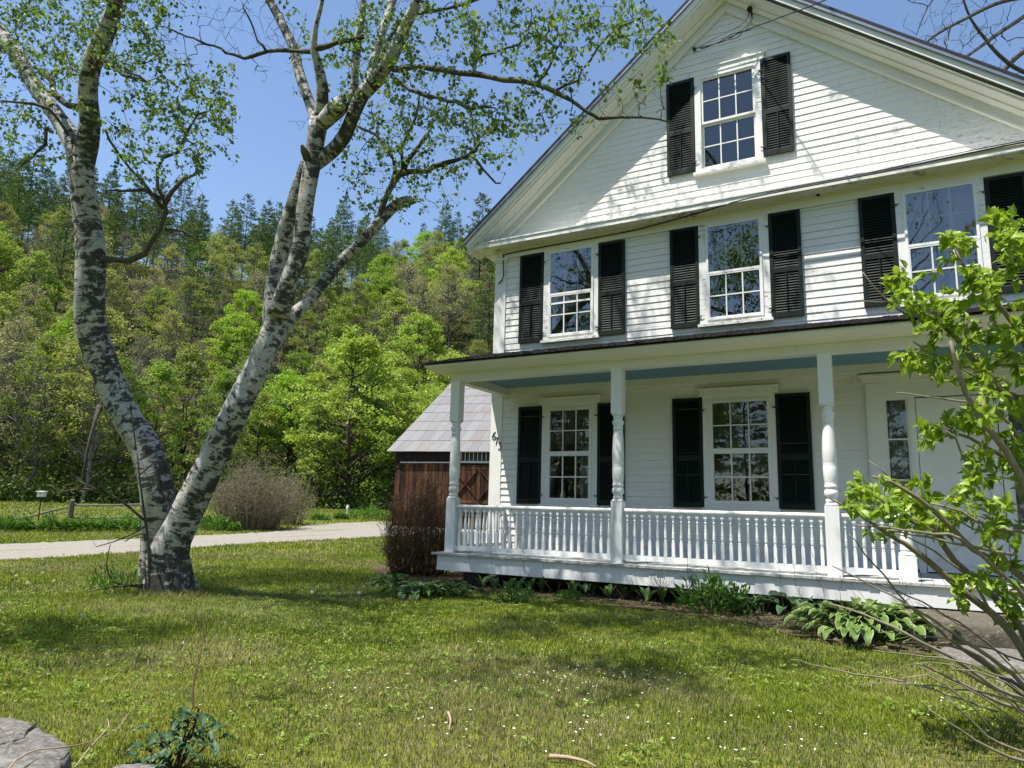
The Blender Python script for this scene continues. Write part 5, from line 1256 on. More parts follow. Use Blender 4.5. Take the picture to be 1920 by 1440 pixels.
def plant(key, x, y, s=1., label=None, z=None, group=True, variant=None, sz=None):
    k = variant if variant is not None else rnd.randrange(len(PROTO[key])); root, kids = PROTO[key][k]
    if (key, k) in used: o = copy_tree(root, kids)
    else: used.add((key, k)); o = root
    o.location = (x, y, float(hgt(x, y)) if z is None else z); o.rotation_euler = (0, 0, rnd.uniform(0, 6.283)); o.scale = (s, s, s*(sz or rnd.uniform(.92, 1.1)))
    px, py, d = project((x, y, o.location[2]+10*s)); a, cat, grp = NAMES[key]
    if label is None:
        D = math.hypot(x-CAM[0], y-CAM[1])
        hz = 'at the hill foot' if D < 78 else 'just above the hill foot' if D < 95 else 'on the lower slope' if D < 118 else 'halfway up' if D < 145 else 'high on the slope' if D < 178 else 'below the ridge line' if D < 198 else 'on the ridge line'
        wx = 'off the left edge' if px < -20 else 'at the left edge' if px < 70 else 'left of the birch' if px < 165 else 'by the left birch limb' if px < 250 else 'midway between the birch limbs' if px < 335 else 'left of the right birch limb' if px < 420 else 'behind the right birch limb' if px < 505 else 'behind the birch\'s right fork' if px < 590 else 'right of the birch' if px < 700 else 'above the barn roof' if px < 830 else 'by the house corner' if px < 960 else 'hidden beyond the house'
        sz_ = 'small ' if s < .82 else 'tall ' if s > 1.0 else ''
        label = '%s%s %s, %s' % (sz_, a, hz, wx)
    tag(o, label, cat, grp if group is True else group); SPOT.append((x, y, s)); return o
def bearing(px, D, py=None):          # ground point seen in the column px at ground distance D
    d = ray(px, 940); h = d[:2]/np.hypot(*d[:2]); return CAM[0]+h[0]*D, CAM[1]+h[1]*D
# trees one can tell apart
hero = [('bright', 650, 66, 1.32, 'broad layered yellow-green maple, biggest in the row, between the birch and the barn', 0),
        ('bright', 540, 72, .95, 'yellow-green maple behind the dark upright of the birch\'s right limb', 1),
        ('bright', 415, 92, 1.0, 'narrow vivid green tree glowing in the middle of the slope, between the birch limbs', 2),
        ('bright', 800, 74, .80, 'shorter yellow-green maple beside the barn roof', 3),
        ('bright', 735, 80, .86, 'yellow-green maple behind the left end of the barn', 2),
        ('mid', 470, 70, .72, 'low leafy green tree behind the tan bare shrub', 0),
        ('bud', 830, 105, 1.05, 'large tan-pink budding tree above the barn roof', 0),
        ('bud', 745, 112, 1.1, 'wide tan budding tree behind the broad yellow-green maple', 1),
        ('olive', 60, 66, 1.0, 'spindly olive tree with several bare stems behind the bird house', 0),
        ('olive', 150, 64, 1.08, 'forked olive tree rising behind the rail fence post', 1),
        ('bud', 20, 72, .95, 'tan budding tree behind the fallen fence rail', 2),
        ('bud', 245, 110, .95, 'small round tan-topped tree between the birch limbs', 0),
        ('mid', 350, 74, .95, 'leafy green tree between the lower birch limbs', 1),
        ('mid', 280, 69, .8, 'low green tree right behind the birch\'s left limb', 2),
        ('mid', 215, 67, .75, 'low green tree behind the right fence post', 3),
        ('mid', 100, 70, .8, 'low green tree behind the fence post top', 0),
        ('mid', 600, 65, .62, 'small dark-skirted green tree behind the marker post', 1),
        ('mid', 700, 68, .66, 'small green tree just left of the barn wall', 2),
        ('pine', 885, 120, 1.25, 'tall feathery pine rising beside the house corner', 1),
        ('pine', 905, 96, .95, 'green pine close against the house corner board', 3),
        ('bright', 780, 182, 1.3, 'round yellow-green tree on the skyline left of the house eave', 1),
        ('bright', 850, 188, 1.15, 'smaller yellow-green tree on the skyline next to the house eave', 0)]
for key, px, D, s, lab, v in hero:
    x, y = bearing(px, D); plant(key, x, y, s, lab, group=None, variant=v)
# the wood itself
tr = random.Random(41); cnt = 0; target = 292; tries = 0
while cnt < target and tries < 60000:
    tries += 1
    D = math.sqrt(tr.uniform(66**2, 222**2)); px = tr.uniform(-170, 1230)
    x, y = bearing(px, D)
    need = (4.4 if D < 90 else 5.2 if D < 130 else 6.3)
    if any((x-a)**2+(y-b)**2 < (need*(.8 if s < .8 else 1))**2 for a, b, s in SPOT): continue
    u = tr.random()
    if D > 178: key = 'pine' if (u < .85 if px < 700 else u < .3) else ('mid' if px < 700 else tr.choice(['bright', 'mid', 'olive', 'bud']))
    elif D > 140: key = 'pine' if u < (.6 if px < 620 else .3) else tr.choice(['olive', 'mid', 'bud', 'olive'])
    elif D > 100: key = 'pine' if u < .10 else tr.choice(['olive', 'mid', 'olive', 'mid', 'bare', 'bud', 'bright'])
    else: key = tr.choice(['mid', 'mid', 'olive', 'olive', 'bud' if px < 300 or px > 650 else 'mid', 'bare' if px < 500 else 'bright'])
    s = tr.uniform(.72, 1.08)*(1.18 if key == 'pine' and D > 150 else 1)
    plant(key, x, y, s); cnt += 1
print('wood trees', cnt)
# saplings, brush and low growth under the wood
mb = MB(); r = np.random.default_rng(77); pts = []; N = 4800
for k in range(N):
    D = math.sqrt(r.uniform(63.5**2, 205**2)) if r.random() < .8 else math.sqrt(r.uniform(63.5**2, 70**2)); px = r.uniform(-150, 1200); x, y = bearing(px, D); m = 26
    h_ = r.uniform(.4, 3.2)*(1 if D > 66 else .6); c = np.array([x, y, float(hgt(x, y))])
    q = r.normal(0, 1, (m, 3))*np.array([.65, .65, .42*h_])+np.array([0, 0, h_*.55]); pts.append(c+q)
for k in range(900):  # taller brush added behind the camera, keeps pale sky out of the porch panes
    a_ = r.uniform(math.radians(175), math.radians(375)); R_ = r.uniform(30, 48); x = CAM[0]+R_*math.cos(a_); y = CAM[1]+R_*math.sin(a_)
    if y > -14: continue
    h_ = r.uniform(2.5, 6.5); pts.append(np.array([x, y, 0])+r.normal(0, 1, (34, 3))*np.array([1.0, 1.0, .40*h_])+np.array([0, 0, h_*.5]))
leaves(mb, np.vstack(pts), .30, r, up=.5, ratio=.8)
M['under'] = mat_leaf('understorey_leaf', (.09, .15, .025), (.19, .24, .05), .3, .6)
tag(mb.build('undergrowth', M['under']), 'low leafy undergrowth beneath the wood, with taller unseen brush added behind the viewpoint', 'undergrowth', None, 'stuff')

# big trees behind the camera: they shade the lawn and stand in the window panes
def shade(key, x, y, s, lab, v):
    o = plant(key, x, y, s, lab, group=None, variant=v); return o
proto('shade', 'shade_tree', deciduous(902, 16, 5.0, 'olive', 95, 1500, .13, .40, .28, flat=.6, bare=True))
NAMES['shade'] = ('tall shade tree', 'tree', 'x')
gh = Grower(77); th = np.array([-3.4, -15.2, 0.]); st_ = tag(empty('shade_tree', tuple(th)), 'tall half-leafed tree standing left of the viewpoint, shading the lawn in patches', 'tree'); mb = MB()
tk = catmull([(0, 0, -.3, .28), (.2, .3, 4, .22), (.7, .6, 8, .17), (1.3, 1.6, 11, .10), (1.8, 2.4, 13.5, .03)], .4); gh.limb(tk); mb.tube(tk[:, :3], tk[:, 3], 12)
A = []; 
for (px, py, n, s_, h_) in ((80, 1205, 30, .85, 10), (250, 1180, 10, .5, 10.5), (1190, 1262, 20, .5, 9.5), (1120, 1168, 20, .6, 11.5), (960, 1185, 12, .5, 11), (1330, 1180, 9, .45, 12), (620, 1175, 8, .5, 11.5), (1500, 1245, 8, .4, 10)):
    q = onz(px, py)+SUN/SUN[2]*h_-th
    for k in range(n): A.append(q+gh.r.normal(0, 1, 3)*np.array([s_, s_, s_*.6]))
gh.grow(np.array(A), step=.4, wob=.15, up=.1, maxlen=16); gh.finish(.008, .45); gh.twig_mesh(mb, 5); mb.build('trunk', M['limb'], st_, True)
Lp = np.vstack([gh.P[i[-1]]+gh.r.normal(0, .19, (64, 3)) for i in gh.paths]); mb = MB(); leaves(mb, Lp, .11, gh.r, up=.5, ratio=.7); mb.build('crown', LM['mid'], st_)
shade('shade', 6.2, -17.5, 1.0, 'tall thinly leafed tree behind the viewpoint, mirrored in the upstairs windows', 0)
shade('olive', 12.5, -19, 1.15, 'thin olive-leaved tree behind the viewpoint to the right', 2)
shade('bare', -4.5, -20, 1.15, 'nearly bare tree behind the viewpoint to the left', 0)
shade('pine', 3.5, -30, 1.0, 'dark pine far behind the viewpoint', 2)
shade('mid', 14, -33, .95, 'fresh green leafy tree far behind the viewpoint', 1)
for k_ in range(34):  # unseen tree line, added so the porch windows reflect dark leaves
    a_ = math.radians(200+k_*4.6); R_ = rnd.uniform(26, 44); kk = rnd.choice(['mid', 'mid', 'olive', 'pine'])
    plant(kk, CAM[0]+R_*math.cos(a_), CAM[1]+R_*math.sin(a_), rnd.uniform(.6, .85), {'mid': 'leafy green tree', 'olive': 'olive-leaved tree', 'pine': 'dark pine'}[kk]+' in the unseen tree line added behind the viewpoint for window reflections', group='added tree line behind the viewpoint '+kk)
shade('olive', -9, -34, 1.0, 'thin olive tree far behind the viewpoint', 3)
shade('pine', 22, -30, .9, 'dark pine far behind the viewpoint on the right', 4)

# bare tree beyond the house roof at the top right
gb = Grower(31); DB = 27.0
rt = at(2140, 700, DB); rt[2] = 0
bt = tag(empty('bare_tree', tuple(rt)), 'leafless dark-twigged tree reaching over the right slope of the house roof', 'tree')
bpy.context.view_layer.update(); TI = bt.matrix_world.inverted()
def LB(pts):
    return catmull([(*at(a, b, DB+(c_[0] if c_ else 0)), rr*DB/FP) for a, b, rr, *c_ in pts], .3)
mb = MB()
tk = catmull([(*rt, .34), (*(rt+np.array([.1, 0, 5])), .28), (*at(2120, 300, DB), .22), (*at(2090, 170, DB), .17), (*at(2060, 60, DB), .12), (*at(2000, -160, DB), .08), (*at(1960, -330, DB), .04)], .4)
gb.limb(tk); mb.tube(tk[:, :3], tk[:, 3], 10)
for q in [[(2070, 100, 5), (2010, 30, 4.4), (1960, -5, 4), (1880, 3, 3.6), (1810, 35, 3.2), (1760, 62, 2.6), (1722, 92, 1.6)], [(2085, 150, 5), (2020, 60, 4.4), (1960, 15, 4), (1895, 48, 3.6), (1835, 90, 3), (1780, 130, 2)],
          [(2100, 200, 6), (2020, 130, 6, .3), (1960, 90, 5.5, .4), (1915, 100, 5, .5), (1880, 135, 4.5, .5)], [(2090, 180, 5), (1990, 145, 4.4), (1920, 135, 4), (1875, 105, 3.4), (1845, 70, 2.8), (1820, 35, 2.2), (1803, -10, 1.6)], [(2060, 60, 5), (1960, -60, 4), (1850, -90, 3), (1770, -20, 1.6), (1740, 12, 1.2), (1718, 66, .9)]]:
    Q = LB(q); gb.limb(Q); mb.tube(Q[:, :3], Q[:, 3], 7)
mb.build('trunk', M['limb'], bt).matrix_parent_inverse = TI
A = [at(gb.r.uniform(1690, 1990), gb.r.uniform(-120, 150), DB+gb.r.normal(0, 1.2)) for k in range(150)]+[at(gb.r.uniform(1950, 2300), gb.r.uniform(-320, 150), DB+gb.r.normal(0, 2)) for k in range(110)]
gb.grow(np.array(A), step=.3, wob=.2, up=.05)
ex = []
for idx in list(gb.paths):
    for k in range(1, len(idx), 2): ex.append(gb.P[idx[k]]+gb.r.normal(0, .3, 3))
gb.grow(np.array(ex), step=.2, wob=.15); gb.finish(.009, .35)
mb = MB(); gb.twig_mesh(mb, 4); mb.build('crown', M['limb'], bt).matrix_parent_inverse = TI

# ------------------------------------------------------------------ shrubs and border plants
def twiggy(name, c, rad, H, nst, label, stemmat, leafmat=None, nleaf=0, lsize=.03, seed=1, cat='shrub', splay=.6, stemr=.006, sub=5, basek=.35):
    r = np.random.default_rng(seed); root = tag(empty(name, c), label, cat); mb = MB(); Lp = []
    for k in range(nst):
        a = r.uniform(0, 6.283); q = math.sqrt(r.random()); x0 = rad*basek*q*math.cos(a); y0 = rad*basek*q*math.sin(a); h = H*r.uniform(.6, 1.05)*(1-.35*q*q)*(1+.16*math.sin(a*3+seed)+.08*math.sin(a*7))
        e = np.array([rad*q*math.cos(a)*splay/.6, rad*q*math.sin(a)*splay/.6, h]); p0 = np.array([x0, y0, -.03]); m = (p0+e)/2+np.array([e[0]*.12, e[1]*.12, h*.08])+r.normal(0, .04, 3)
        P = catmull(np.array([p0, m, e]), .2); R = np.linspace(stemr, stemr*.35, len(P)); mb.tube(P, R, 4, cap=False)
        for j in range(sub):
            i = r.integers(len(P)//3, len(P)); s_ = P[i]; d = r.normal(0, 1, 3)*np.array([1, 1, .6])+np.array([e[0]/rad*.4, e[1]/rad*.4, .9]); d /= np.linalg.norm(d); Lg = H*r.uniform(.10, .22)
            t_ = s_+d*Lg; mb.tube([s_, s_+d*Lg*.5+r.normal(0, .015, 3), t_], [stemr*.5, stemr*.4, stemr*.22], 3, cap=False); 
            for z_ in (.4, .7, 1.): Lp.append(s_+d*Lg*z_)
        for z_ in np.linspace(.35, 1, 6): Lp.append(P[int(z_*(len(P)-1))])
    mb.build('stems', stemmat, root, True)
    if leafmat:
        Lp = np.array(Lp); idx = r.integers(0, len(Lp), nleaf); m2 = MB(); leaves(m2, Lp[idx]+r.normal(0, .03, (nleaf, 3)), lsize, r, up=.3, ratio=.55); m2.build('foliage', leafmat, root)
    return root
M['brownstem'] = mat_flat('reddish_brown_twig', (.075, .042, .028), .75, .4, 20, .3, .2)
M['greystem'] = mat_flat('tan_grey_twig', (.25, .215, .15), .85, .35, 20, .3, .1)
M['straw'] = mat_flat('dry_straw_stem', (.36, .27, .20), .85, .25, 20, .2, .1)
M['olivebud'] = mat_leaf('olive_bud_leaf', (.10, .095, .03), (.15, .16, .045), .3, .6)
M['brownbud'] = mat_leaf('dull_brown_bud', (.06, .045, .022), (.11, .10, .035), .2, .7)
p = onground(775, 1062)
twiggy('twiggy_shrub', (-1.45, .95, 0), .70, 1.85, 400, 'dense red-brown nearly bare shrub against the left end of the porch', M['brownstem'], M['brownbud'], 5000, .045, 3, stemr=.0055, sub=8, basek=.8)
p = onground(470, 992); twiggy('twiggy_shrub', tuple(p), 1.85, 3.0, 380, 'wide tan-grey twiggy shrub beyond the driveway, right of the birch foot', M['greystem'], M['olivebud'], 5200, .10, 4, splay=.62, stemr=.016, sub=8, basek=.6)
p = onground(548, 984); twiggy('twiggy_shrub', tuple(p), 1.2, 2.7, 110, 'smaller sparse grey shrub just right of the wide tan one', M['greystem'], M['olivebud'], 1500, .10, 5, stemr=.013, sub=6)
p = onground(492, 993); twiggy('dry_stalk_clump', tuple(p), .95, 1.45, 190, 'clump of pale pinkish dry stalks at the foot of the wide tan shrub', M['straw'], None, 0, .05, 6, 'dry stalks', stemr=.011, sub=3)
M['border'] = mat_leaf('border_plant_leaf', (.07, .16, .022), (.13, .25, .04), .35, .5)
def clump(name, c, rad, h, n, size, label, mat, group=None, seed=1, cat='plant', upright=.5, shape='oval', ratio=.4, parts=True):
    r = np.random.default_rng(seed); root = empty(name, c); tag(root, label, cat, group)
    a = r.uniform(0, 6.283, n); q = np.sqrt(r.random(n)); P = np.column_stack([rad*q*np.cos(a), rad*q*np.sin(a), h*(1-.5*q*q)*r.uniform(.15, 1, n)])
    D = np.column_stack([np.cos(a)*q, np.sin(a)*q, np.full(n, upright)])
    mb = MB(); leaves(mb, P, size, r, up=.4, ratio=ratio, dirs=D, shape=shape, fold=.25); mb.build('foliage', mat, root)
    mb = MB(); 
    for k in range(0, n, max(1, n//24)): mb.tube([(P[k, 0]*.4, P[k, 1]*.4, -.02), P[k]*[.8, .8, .6], P[k]], [.008, .006, .004], 4, cap=False)
    mb.build('stems', mat, root)
    return root
bn = 0
for (px, py, w, h) in [(8, 998, 26, 20), (45, 997, 24, 24), (92, 997, 26, 30), (125, 997, 24, 24), (160, 996, 28, 30), (200, 995, 26, 26), (238, 995, 26, 28), (262, 997, 20, 22), (388, 994, 20, 26), (410, 996, 26, 30), (438, 997, 16, 16)]:
    p = onground(px, py); s_ = (RW.T@(p-CAM))[2]/FP; bn += 1
    lab = {8: 'sword-leaved iris-like clump at the left edge of the border', 410: 'bright green perennial clump just right of the birch, largest there', 388: 'green perennial clump half hidden by the birch\'s right limb', 438: 'small green clump between the bright perennials and the dry stalks'}.get(px, 'leafy green perennial in the row between driveway and rail fence')
    clump('border_plant', tuple(p), w*s_*.62, h*s_*1.0, 420, .17 if px > 30 else .35, lab, M['border'], 'perennials along the far edge of the driveway' if px not in (8, 410, 388, 438) else None, 50+bn, upright=.7 if px > 30 else 3, ratio=.4 if px > 30 else .1)
for (px, py, w, h) in [(690, 972, 60, 22), (600, 975, 25, 9), (640, 973, 18, 9), (760, 968, 40, 30)]:
    p = onground(px, py); s_ = (RW.T@(p-CAM))[2]/FP
    clump('weed_patch', tuple(p), w*s_*.6, h*s_, 700, .22, {690: 'broad patch of tall weeds right of the marker post', 600: 'low weed patch left of the marker post', 640: 'small weed tuft at the foot of the marker post', 760: 'tall weeds at the left corner of the barn'}[px], M['border'], None, px, upright=.6)

# hostas and shoots along the porch
def mk_hosta(name, ca, cb, edge=None):
    t = NT(name); uv = t.n('ShaderNodeUVMap', uv_map='uv').outputs[0]; s_ = t.n('ShaderNodeSeparateXYZ'); t.l(uv, s_.inputs[0])
    rp = t.n('ShaderNodeNewGeometry').outputs['Random Per Island']; b = t.mix(rp, ca, cb)
    if edge: b = t.mix(t.ramp(t.math('ABSOLUTE', s_.outputs[0]), [(.76, 0.), (.86, 1.)]), b, edge)
    vein = t.math('SINE', t.math('MULTIPLY', s_.outputs[0], 26.)); p = t.pbr(b, .42, t.bump(vein, .25, .004), .35)
    tr = t.n('ShaderNodeBsdfTranslucent'); t.l(b, tr.inputs['Color']); mx = t.n('ShaderNodeMixShader'); mx.inputs[0].default_value = .28; t.l(p, mx.inputs[1]); t.l(tr.outputs[0], mx.inputs[2]); return t.done(mx.outputs[0])
M['hosta_v'] = mk_hosta('cream_edged_hosta_leaf', (.10, .19, .035), (.16, .26, .055), (.33, .39, .17))
M['hosta_g'] = mk_hosta('plain_hosta_leaf', (.045, .11, .022), (.09, .17, .04))
M['hosta_b'] = mk_hosta('blue_green_broad_leaf', (.075, .15, .065), (.12, .21, .085))
def bigleaf(mb, p0, az, el, Lg, wd, petiole, r, arch=1., cup=.25):
    d = np.array([math.cos(az), math.sin(az)]); sd = np.array([-d[1], d[0], 0]); n = 9
    s = np.linspace(0, 1, n); ang = el-arch*s*1.3
    hx = np.cumsum(np.cos(ang))*Lg/n; hz = np.cumsum(np.sin(ang))*Lg/n
    b = np.array([p0[0]+d[0]*petiole*math.cos(el+.25), p0[1]+d[1]*petiole*math.cos(el+.25), p0[2]+petiole*math.sin(el+.25)])
    mb.tube([p0, (np.array(p0)+b)/2+np.array([0, 0, .01]), b], [.006, .005, .004], 4, cap=False)
    w = wd*np.sin(np.pi*np.clip(s**.72, 0, 1))**.85; w[-1] = .001; w[0] = wd*.15
    V = []; U = []
    for k in range(n):
        c = np.array([b[0]+d[0]*hx[k], b[1]+d[1]*hx[k], b[2]+hz[k]])
        for q in (-1, -.5, 0, .5, 1):
            V.append(c+sd*q*w[k]/2+np.array([0, 0, 1])*(abs(q)*w[k]*cup+.006*math.sin(k*2+q*3))); U.append((q, s[k]))
    i, j = np.meshgrid(np.arange(n-1), np.arange(4), indexing='ij'); mb.add(V, np.stack([i*5+j, i*5+j+1, (i+1)*5+j+1, (i+1)*5+j], -1).reshape(-1, 4), None, U)
def hosta(c, rad, n, Lg, wd, pet, mat, label, seed, el=(.3, 1.3), name='hosta', group=None, arch=1., cup=.25, cat='plant'):
    r = np.random.default_rng(seed); root = tag(empty(name, c), label, cat, group); mb = MB()
    for k in range(n):
        a = r.uniform(0, 6.283); t = k/n; e = el[0]+(el[1]-el[0])*(1-t)*r.uniform(.7, 1.1); q = rad*.45*t*r.uniform(.5, 1); sc = r.uniform(.7, 1.1)
        bigleaf(mb, (q*math.cos(a), q*math.sin(a), -.01), a+r.normal(0, .3), e, Lg*sc, wd*sc, pet*r.uniform(.6, 1.1)*(.6+.6*t), r, arch*r.uniform(.7, 1.2), cup)
    mb.build('foliage', mat, root, True); return root
def gpt(px, py): q = onz(px, py, .02); return (q[0], q[1], .02)
c = onz(1618, 1200, 0)
hosta((c[0], c[1]+.0, .02), .95, 250, .25, .12, .40, M['hosta_v'], 'large mounded hosta with cream-edged leaves in front of the porch', 11, (.12, 1.35))
hosta(gpt(1500, 1158), .5, 24, .26, .17, .30, M['hosta_b'], 'blue-green broad-leaved plant just left of the cream-edged hosta', 12, (.3, 1.2), 'broad_leaved_plant')
hosta(gpt(1432, 1150), .4, 20, .22, .14, .24, M['hosta_b'], 'smaller grey-green broad-leaved plant between the leafy perennial and the blue-green one', 13, (.4, 1.3), 'broad_leaved_plant')
hosta(gpt(790, 1118), .75, 95, .24, .085, .20, M['hosta_g'], 'wide low green hosta at the left foot of the porch corner', 14, (.1, 1.2))
hosta(gpt(735, 1098), .55, 60, .22, .075, .17, M['hosta_g'], 'smaller green hosta under the red-brown shrub', 15, (.1, 1.2))
hosta(gpt(852, 1118), .45, 40, .22, .08, .18, M['hosta_g'], 'green hosta below the left porch post', 16, (.2, 1.3))
sh = [(905, 1110), (928, 1112), (950, 1114), (972, 1112), (995, 1114), (1015, 1112), (1048, 1112), (1075, 1120), (1098, 1122), (1112, 1118), (1140, 1128), (1168, 1124), (1185, 1122), (1212, 1136), (1242, 1135), (1270, 1140)]
for i, (px, py) in enumerate(sh):
    hosta(gpt(px, py), .12, rnd.randrange(5, 9), .24, .085, .10, M['hosta_g'], 'upright young hosta shoot in the row under the porch edge', 30+i, (1.0, 1.45), 'hosta_shoot', 'young hosta shoots under the porch edge', .45, .35)
M['peren'] = mat_leaf('narrow_perennial_leaf', (.06, .14, .025), (.11, .21, .04), .3, .5)
clump('leafy_perennial', gpt(1330, 1150), .42, .55, 420, .13, 'bushy narrow-leaved perennial midway along the porch', M['peren'], None, 71, upright=1.0, ratio=.3)
clump('leafy_perennial', gpt(1385, 1152), .25, .45, 160, .12, 'narrow-leaved perennial touching the right side of the bushy one', M['peren'], None, 72, upright=1.0, ratio=.32)
clump('leafy_perennial', gpt(960, 1128), .33, .26, 330, .06, 'low fine-leaved green cushion in front of the left hosta shoots', M['peren'], None, 73, upright=.8, ratio=.4)
clump('leafy_perennial', gpt(1065, 1124), .2, .16, 130, .06, 'tiny pale green cushion among the middle hosta shoots', M['border'], None, 74, upright=.6, ratio=.5)
clump('dark_leafy_weed', gpt(222, 1112), .4, .42, 300, .10, 'dark feathery weed at the left foot of the birch', M['peren'], None, 75, upright=1.2, ratio=.25)
# dark peony-like plant by the near stones, with its dead stalk
M['peony'] = mk_hosta('dark_blue_green_leaf', (.030, .080, .030), (.075, .15, .065))
r = np.random.default_rng(5); pe = tag(empty('peony_plant', gpt(330, 1452)), 'dark blue-green leafed young peony with one tall dead stalk, beside the near stones', 'plant'); mb = MB()
ms = MB()
for (px, py, dz) in ((300, 1378, 0), (355, 1352, .1), (375, 1375, .05), (335, 1410, -.1), (275, 1405, 0), (390, 1395, 0), (310, 1430, -.15), (260, 1435, -.05), (345, 1390, .1), (370, 1345, .1)):
    dd = (RW.T@(onz(330, 1452)-CAM))[2]; q = at(px, py, dd+dz)-np.array(pe.location); q0 = np.array([0, 0, 0.])
    ms.tube([q0, q*.5+r.normal(0, .01, 3), q], [.006, .005, .004], 5, cap=False)
    for k in range(6):
        a = r.uniform(0, 6.28); bigleaf(mb, q+r.normal(0, .012, 3), a, r.uniform(-.2, .7), .105, .042, .03, r, .8)
mb.build('foliage', M['peony'], pe, True); ms.build('stems', M['brownstem'], pe, True)
mb = MB(); dd = (RW.T@(onz(330, 1452)-CAM))[2]; lo = np.array(pe.location)
Q = catmull(np.array([at(a, b, dd+c_)-lo for a, b, c_ in ((330, 1452, 0), (352, 1400, .05), (362, 1370, .1), (372, 1330, .12), (370, 1325, .12), (362, 1328, .12), (362, 1290, .2), (370, 1250, .3), (378, 1215, .45), (380, 1190, .6), (381, 1165, .7), (378, 1140, .8), (370, 1110, .9))]), .04)
mb.tube(Q, np.linspace(.007, .0018, len(Q)), 5); mb.build('dead_stalk', M['brownstem'], pe, True)
# creeping dry stems over the flat stone, and sticks on the lawn
def stick(name, pts, r0, label, mat=M['straw'], z=.0):
    Q = catmull(np.array([np.append(onz(a, b, c_)[:2], c_) for a, b, c_ in pts]), .05); c = Q[0].copy(); o = empty(name, tuple(c)); tag(o, label, 'stick'); mb = MB(); mb.tube(Q-c, np.linspace(r0, r0*.4, len(Q)), 6); mb.build('stem', mat, o, True); return o
stick('dry_stick', [(15, 1445, .26), (30, 1425, .27), (70, 1405, .27), (105, 1403, .27), (150, 1396, .20), (185, 1385, .15), (220, 1366, .12), (240, 1338, .1)], .004, 'long thin dry stick trailing over the flat grey stone')
stick('dry_stick', [(140, 1440, .1), (170, 1400, .15), (198, 1370, .2), (204, 1358, .2), (201, 1347, .2)], .005, 'short bent dry stick standing beside the flat grey stone')
stick('fallen_stick', [(1030, 1418, .03), (1065, 1420, .035), (1100, 1428, .04), (1118, 1438, .03)], .014, 'thick pale stick lying at the near edge of the lawn', M['straw'])
stick('fallen_stick', [(840, 1335, .03), (845, 1350, .03), (842, 1368, .035)], .010, 'small pale stick upright-lying in the middle lawn', M['straw'])
stick('fallen_stick', [(1690, 1205, .04), (1760, 1206, .05), (1830, 1200, .05), (1890, 1202, .05)], .008, 'grey stick lying across the ground right of the cream-edged hosta', M['greystem'])
# thin dry vine stems standing against the porch skirt
mb = MB(); vr = np.random.default_rng(8); vine = tag(empty('dry_vine', (3, -.4, 0)), 'thin dry vine stems climbing across the white porch skirt', 'vine')
for x in [-.0, .9, 1.1, 1.9, 2.3, 2.45, 3.05, 3.6, 3.75, 3.9, 4.6, 5.2, 5.9, 6.1, 6.4, 6.6, 6.8, 7.0, 7.3, 7.5]:
    y0 = -.35+vr.uniform(-.15, .05); hh = vr.uniform(.35, 1.1); P = [np.array([x-3, y0+.4, 0])]
    for k in range(7): P.append(P[-1]+np.array([vr.normal(-.03, .035), vr.normal(.01, .02), hh/7]))
    P = catmull(np.array(P), .06); mb.tube(P, np.linspace(.004, .0018, len(P)), 4, cap=False)
    for k in range(3):
        i = vr.integers(len(P)//3, len(P)); d = vr.normal(0, 1, 3)*[1, .3, 1]; d /= np.linalg.norm(d); mb.tube([P[i], P[i]+d*.05, P[i]+d*.1+vr.normal(0, .02, 3)], [.0018, .0015, .001], 3, cap=False)
for k in range(30):
    a = vr.uniform(0, 6.28); c = np.array([1.05, .12, .25]); e = c+np.array([math.cos(a)*.25, -.05, abs(math.sin(a))*.3]); mb.tube([c, (c+e)/2+vr.normal(0, .05, 3), e], [.002, .002, .001], 3, cap=False)
mb.build('stems', M['brownstem'], vine, True)
# ------------------------------------------------------------------ grass
def mk_blade():
    t = NT('grass_blade'); b = t.n('ShaderNodeAttribute', attribute_name='col').outputs['Color']
    p = t.pbr(b, .5, None, .25); tr = t.n('ShaderNodeBsdfTranslucent'); t.l(b, tr.inputs['Color']); mx = t.n('ShaderNodeMixShader'); mx.inputs[0].default_value = .38
    t.l(p, mx.inputs[1]); t.l(tr.outputs[0], mx.inputs[2]); return t.done(mx.outputs[0])
M['blade'] = mk_blade()
gr = np.random.default_rng(2024)
_tab = gr.random((256, 256))
def vnoise(x, y, f):
    x = x*f+100.3; y = y*f+57.7; xi = np.floor(x).astype(int); yi = np.floor(y).astype(int); fx = sm(x-xi); fy = sm(y-yi)
    a = _tab[xi % 256, yi % 256]; b = _tab[(xi+1) % 256, yi % 256]; c = _tab[xi % 256, (yi+1) % 256]; d = _tab[(xi+1) % 256, (yi+1) % 256]
    return (a*(1-fx)+b*fx)*(1-fy)+(c*(1-fx)+d*fx)*fy
def fbm(x, y, f): return .5*vnoise(x, y, f)+.3*vnoise(x+31, y-17, f*2.1)+.2*vnoise(x-9, y+41, f*4.3)
def scatter(n, D0, D1, a0=-48, a1=48):
    D = np.sqrt(gr.uniform(D0**2, D1**2, n)); a = np.radians(gr.uniform(a0, a1, n)); f = math.atan2(_fw[1], _fw[0])
    x = CAM[0]+D*np.cos(f-a); y = CAM[1]+D*np.sin(f-a)
    ok = ~on_drive(x, y) & ~((x > -.3) & (x < 11) & (y > -.3) & (y < 14))
    ok &= ~in_poly(x, y, BED) | (gr.random(n) < .5)
    s0 = np.array(big.data.vertices[0].co)
    return x[ok], y[ok], D[ok]
